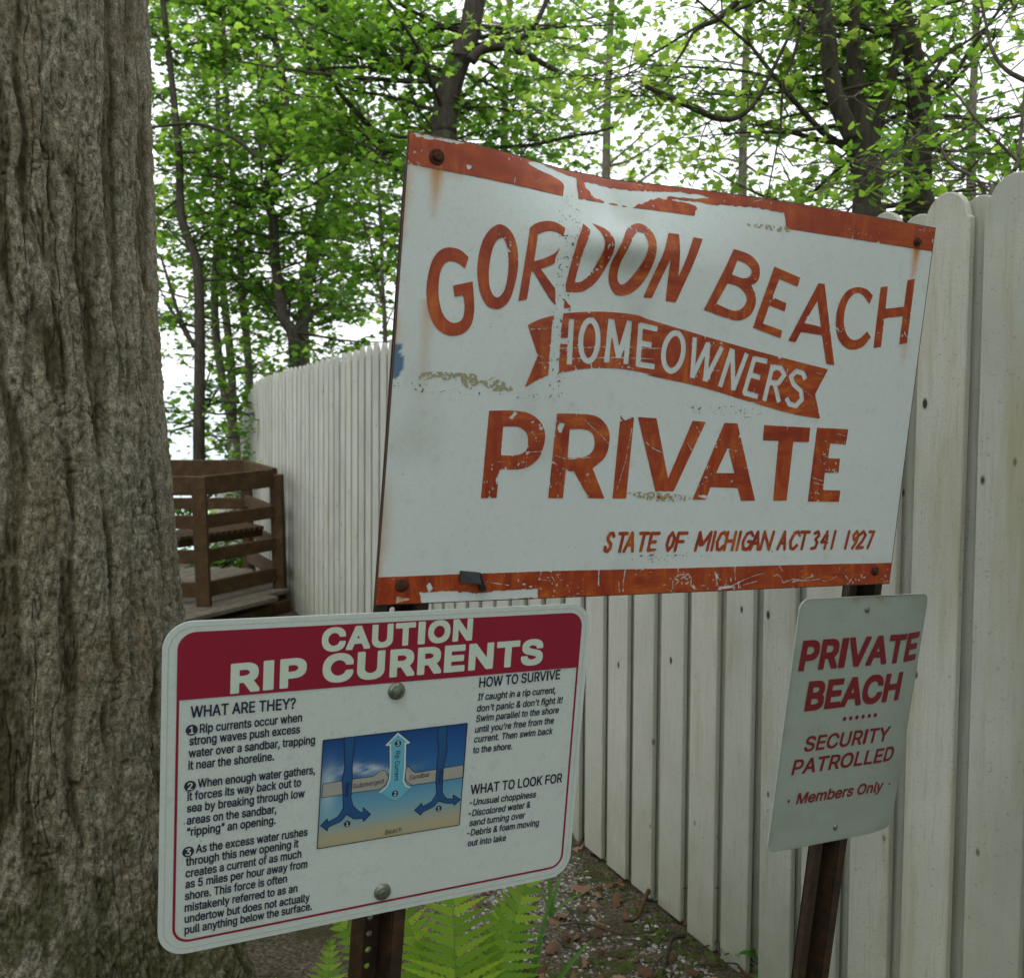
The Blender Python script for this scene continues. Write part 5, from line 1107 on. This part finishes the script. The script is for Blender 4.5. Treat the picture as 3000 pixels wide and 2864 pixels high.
tag(leaves('leaf_litter', np.column_stack([p, cz]), nr, .022 + .038 * rng.random(len(p)), 'oak', M_DRY, None, 1.8), 'brown dead leaves lying over the gravel', 'leaf litter', kind='stuff')
p = gpts(16000); g_ = fbm(p[:, 0] * 3.1 + 2, p[:, 1] * 3.1 + 8, 3); fx = FB[0] + FD[0] / FD[1] * (p[:, 1] - FB[1]); near = np.exp(-np.abs(p[:, 0] - fx + .12) / .12); p = p[(g_ > .60) | (rng.random(len(p)) < near * .55)]
N = len(p); V = oc[None] * (1 + (rng.random((N, 9, 3)) - .5) * .9) * (.006 + .010 * rng.random(N))[:, None, None]; P_ = V + np.column_stack([p, gz(p)])[:, None]
tag(obj('moss', mesh('moss', P_.reshape(-1, 3), (ofc[None] + (np.arange(N) * 9)[:, None, None]).reshape(-1, 3), M_MOSS)), 'dark green moss and debris along the foot of the fence', 'moss', kind='stuff')
mb = MB()
for k in range(150):
    q_ = gpts(1)
    if len(q_) == 0: continue
    q_ = q_[0]; a = rng.random() * 6.28; L = .04 + .22 * rng.random() ** 2; pts = []
    for t in np.linspace(0, 1, 4): pt = np.array([[q_[0] + math.cos(a) * L * t, q_[1] + math.sin(a) * L * t]]); pts.append([pt[0, 0], pt[0, 1], gz(pt)[0] + .012 + .01 * rng.random()]); a += rng.normal() * .2
    mb.tube(pts, [.003, .0026, .002, .0012], 5)
tag(mb.build('fallen_twigs', M_TRUNKD), 'thin dark twigs strewn over the gravel and leaves', 'twigs', kind='stuff')
# individual fallen sticks one can see against the fence foot
def gp(x, y, lift=.01):       # point where a sight line meets the ground
    d = W(rayc(x, y)) - np.array([0, 0, EYE]); t = 2.0
    for _ in range(30): pnt = np.array([0, 0, EYE]) + d * t; t += (pnt[2] - float(ground_z(pnt[0], pnt[1]))) / -d[2]
    pnt = np.array([0, 0, EYE]) + d * t; pnt[2] += lift; return pnt
e2 = lambda x, y: (1600 + x / 1.5115, 2000 + y / 1.5115)
for lab, pts, r_, mt in (('curved dark stick lying near the foot of the fence, longest of the sticks', [(620, 1010), (690, 1060), (745, 1150), (768, 1260)], .007, M_TRUNKD), ('short reddish brown root lying on gravel left of the curved stick', [(465, 920), (440, 1000), (400, 1070), (345, 1105)], .008, M_BROWN),
                          ('bent twig angled up against the fence near the small weed', [(985, 1075), (930, 1140), (870, 1190), (790, 1260)], .0045, M_TRUNKD), ('thin horizontal twig on gravel below the broad grass blade', [(60, 1098), (180, 1120), (330, 1140), (480, 1150)], .004, M_TRUNKD),
                          ('thick short stick standing out of leaves below the reddish root', [(610, 1145), (555, 1190), (530, 1250), (520, 1330)], .008, M_TRUNKD)):
    P3 = [gp(*e2(*a_), lift=.02 + (.02 if i_ % 2 else 0)) for i_, a_ in enumerate(pts)]; mb = MB(); c = curve(P3, 4); mb.tube(c, np.linspace(r_, r_ * .5, len(c)), 6); o = mb.build('fallen_stick', mt, None, True, tuple(P3[0])); tag(o, lab, 'stick', 'fallen sticks')

# ---------------------------------------------------------------- ferns, grass, weeds
def frond_mesh(L, wd, npair, bendk, seed):
    """a frond growing along +X, arching over; pinnae with toothed edges"""
    rr = random.Random(seed); V = []; Fc = []
    def P(t): a = bendk * t; return np.array([L * (math.sin(a) / bendk), 0, L * ((1 - math.cos(a)) / bendk) * -1.0]) if bendk > 1e-4 else np.array([L * t, 0, 0])
    mb = MB(); ax = [P(t) for t in np.linspace(0, 1, 12)]; mb.tube(ax, np.linspace(.0028, .0006, 12), 4, False)
    for i in range(npair):
        t = .18 + .82 * (i / npair) ** .95; c = P(t); e = P(min(t + .02, 1)) - P(t - .02); e /= np.linalg.norm(e); up = np.array([-e[2], 0, e[0]])
        env = math.sin(math.pi * min(1, (t - .10) / .92) ** .62) ** .9 * (1 - .25 * t); pl = wd * max(env, .05) * rr.uniform(.9, 1.08)
        for sgn in (-1, 1):
            d = np.array([0, sgn, 0]) * .93 + e * .36 + up * (-.12 + rr.uniform(-.08, .10)); d /= np.linalg.norm(d); sd = e - (e @ d) * d; sd /= np.linalg.norm(sd); m = 8; w0 = L * .82 / npair * .50
            nl = np.cross(d, sd)
            top_, bot_, mid_ = [], [], []
            for j in range(m + 1):
                for tooth in ((1.0, .62) if j < m else (1.0,)):
                    u = min(1, (j + (0 if tooth == 1.0 else .55)) / m); hw = (w0 * (1 - u ** 1.7) + .0006) * (tooth if j else .8); pp_ = c + d * pl * u - nl * .010 * u * u * sgn
                    mid_.append(pp_); top_.append(pp_ + sd * hw + d * pl * .03 * (tooth == 1.0)); bot_.append(pp_ - sd * hw + d * pl * .03 * (tooth == 1.0))
            M_ = len(mid_); mb.add(top_ + mid_ + bot_, [(k_, k_ + 1, M_ + k_ + 1, M_ + k_) for k_ in range(M_ - 1)] + [(M_ + k_, M_ + k_ + 1, 2 * M_ + k_ + 1, 2 * M_ + k_) for k_ in range(M_ - 1)])
    return mb
def fern(label, base, specs, seed):
    root = empty('fern', label, 'fern', tuple(base), 'ferns under the rip current sign')
    for k, (az, el, L, bendk, roll) in enumerate(specs):
        o = frond_mesh(L, L * .21, 27, bendk, seed + k).build('frond', M_FERN, root)
        o.rotation_euler = (Matrix.Rotation(R(az), 4, 'Z') @ Matrix.Rotation(-R(el), 4, 'Y') @ Matrix.Rotation(R(roll), 4, 'X')).to_euler()
    return root
def gpoint(x, y, d): p = at(x, y, d); p[2] = float(ground_z(p[0], p[1])); return p
b1 = gpoint(1345, 2864, 1.80)
fern('tall bright green fern right of the channel post, its fronds reaching the sign edge', b1, [(98, 82, .67, .42, 0), (62, 76, .66, .5, -12), (140, 68, .62, .6, 18), (20, 54, .44, 1.0, -10), (168, 58, .52, .9, 14), (118, 76, .60, .6, 10), (240, 50, .40, 1.0, 0), (300, 52, .42, 1.0, 0), (70, 70, .52, .5, 6)], 10)
b2 = gpoint(890, 2864, 1.70)
fern('low bright green fern left of the channel post, at the photo bottom', b2, [(150, 64, .50, .9, 10), (30, 60, .52, .8, 0), (90, 66, .49, .7, 6), (200, 40, .40, 1.1, 0), (330, 40, .42, 1.1, 0), (270, 45, .38, 1.1, 0), (120, 62, .44, .8, -8), (62, 60, .45, .8, 8)], 40)
def blade_plant(name, label, cat, base, blades, mat, group=None):
    root = empty(name, label, cat, tuple(base), group)
    for az, el, L, wd, bk in blades:
        mb = MB(); n = 9; V = []; a = el; p = np.zeros(3); h = np.array([math.cos(R(az)), math.sin(R(az)), 0]); side = np.array([-h[1], h[0], 0])
        for i in range(n + 1):
            t = i / n; w_ = wd * (math.sin(math.pi * min(1, t * .9 + .12)) ** .7) * (1 if i < n else 0.02); nrm_ = np.array([0, 0, 1.]) * math.cos(R(a)) - h * math.sin(R(a)); V += [p + side * w_ / 2 + nrm_ * w_ * .25, p.copy(), p - side * w_ / 2 + nrm_ * w_ * .25]
            p = p + (h * math.cos(R(a)) + np.array([0, 0, 1.]) * math.sin(R(a))) * L / n; a -= bk / n
        mb.add(V, [(3 * i + k, 3 * i + k + 1, 3 * i + k + 4, 3 * i + k + 3) for i in range(n) for k in (0, 1)]); mb.build('blade', mat, root, True)
    return root
b3 = gpoint(1520, 2864, 2.1); b3v = b3
blade_plant('grass_clump', 'clump of broad upright grass blades right of the tall fern', 'grass', b3, [(100, 84, .46, .020, 25), (60, 78, .42, .018, 30), (130, 80, .38, .018, 30), (30, 72, .36, .020, 45), (350, 60, .42, .018, 70), (160, 70, .30, .014, 50), (80, 86, .50, .014, 15), (200, 62, .28, .014, 60)], M_GRASS)
b4 = gp(*e2(970, 1300)); blade_plant('weed', 'small leafy green weed at the foot of the fence, bottom of the photo', 'plant', b4, [(a_, 35 + 18 * (i_ % 3), .10 + .03 * (i_ % 2), .034, 70) for i_, a_ in enumerate(range(0, 360, 40))], M_GRASS)
b5 = gp(*e2(440, 900)); r5 = blade_plant('weed', 'thin pale weed climbing the fence boards above the reddish root', 'plant', b5, [(200, 88, .22, .006, 10), (150, 86, .18, .006, 12)] + [(a_, 60, .05, .018, 70) for a_ in (10, 100, 190, 280)], M_FERN)
b6 = gp(*e2(20, 1060)); blade_plant('weed', 'low green shoots at the right lower corner of the rip current sign', 'plant', b6, [(60, 70, .15, .012, 30), (100, 80, .20, .012, 20), (20, 50, .14, .012, 50), (150, 75, .13, .01, 30)], M_GRASS)
b7 = gp(720, 2600); blade_plant('grass_clump', 'small tuft of grass at the foot of the big trunk', 'grass', b7, [(60, 80, .14, .006, 30), (120, 75, .12, .006, 30), (200, 70, .12, .006, 40), (300, 72, .13, .006, 40), (20, 66, .10, .006, 40)], M_GRASS)

# wire stapled low across two boards
def on_fence(x, y, lift=.012):
    o_ = np.array([0, 0, EYE]); d = W(rayc(x, y)) - o_; c0_ = FB + fn * (.0085 + lift); t = ((c0_ - o_) @ fn) / (d @ fn); return o_ + d * t
P3 = [on_fence(*e2(520, 914)), on_fence(*e2(590, 908), .016), on_fence(*e2(680, 907)), on_fence(*e2(765, 906))]; mb = MB(); mb.tube(curve(P3, 4), .0016, 6); o = mb.build('wire', M_EDGE, None, True, tuple(P3[0])); tag(o, 'thin rusty wire stretched level across the feet of the fence boards', 'wire')
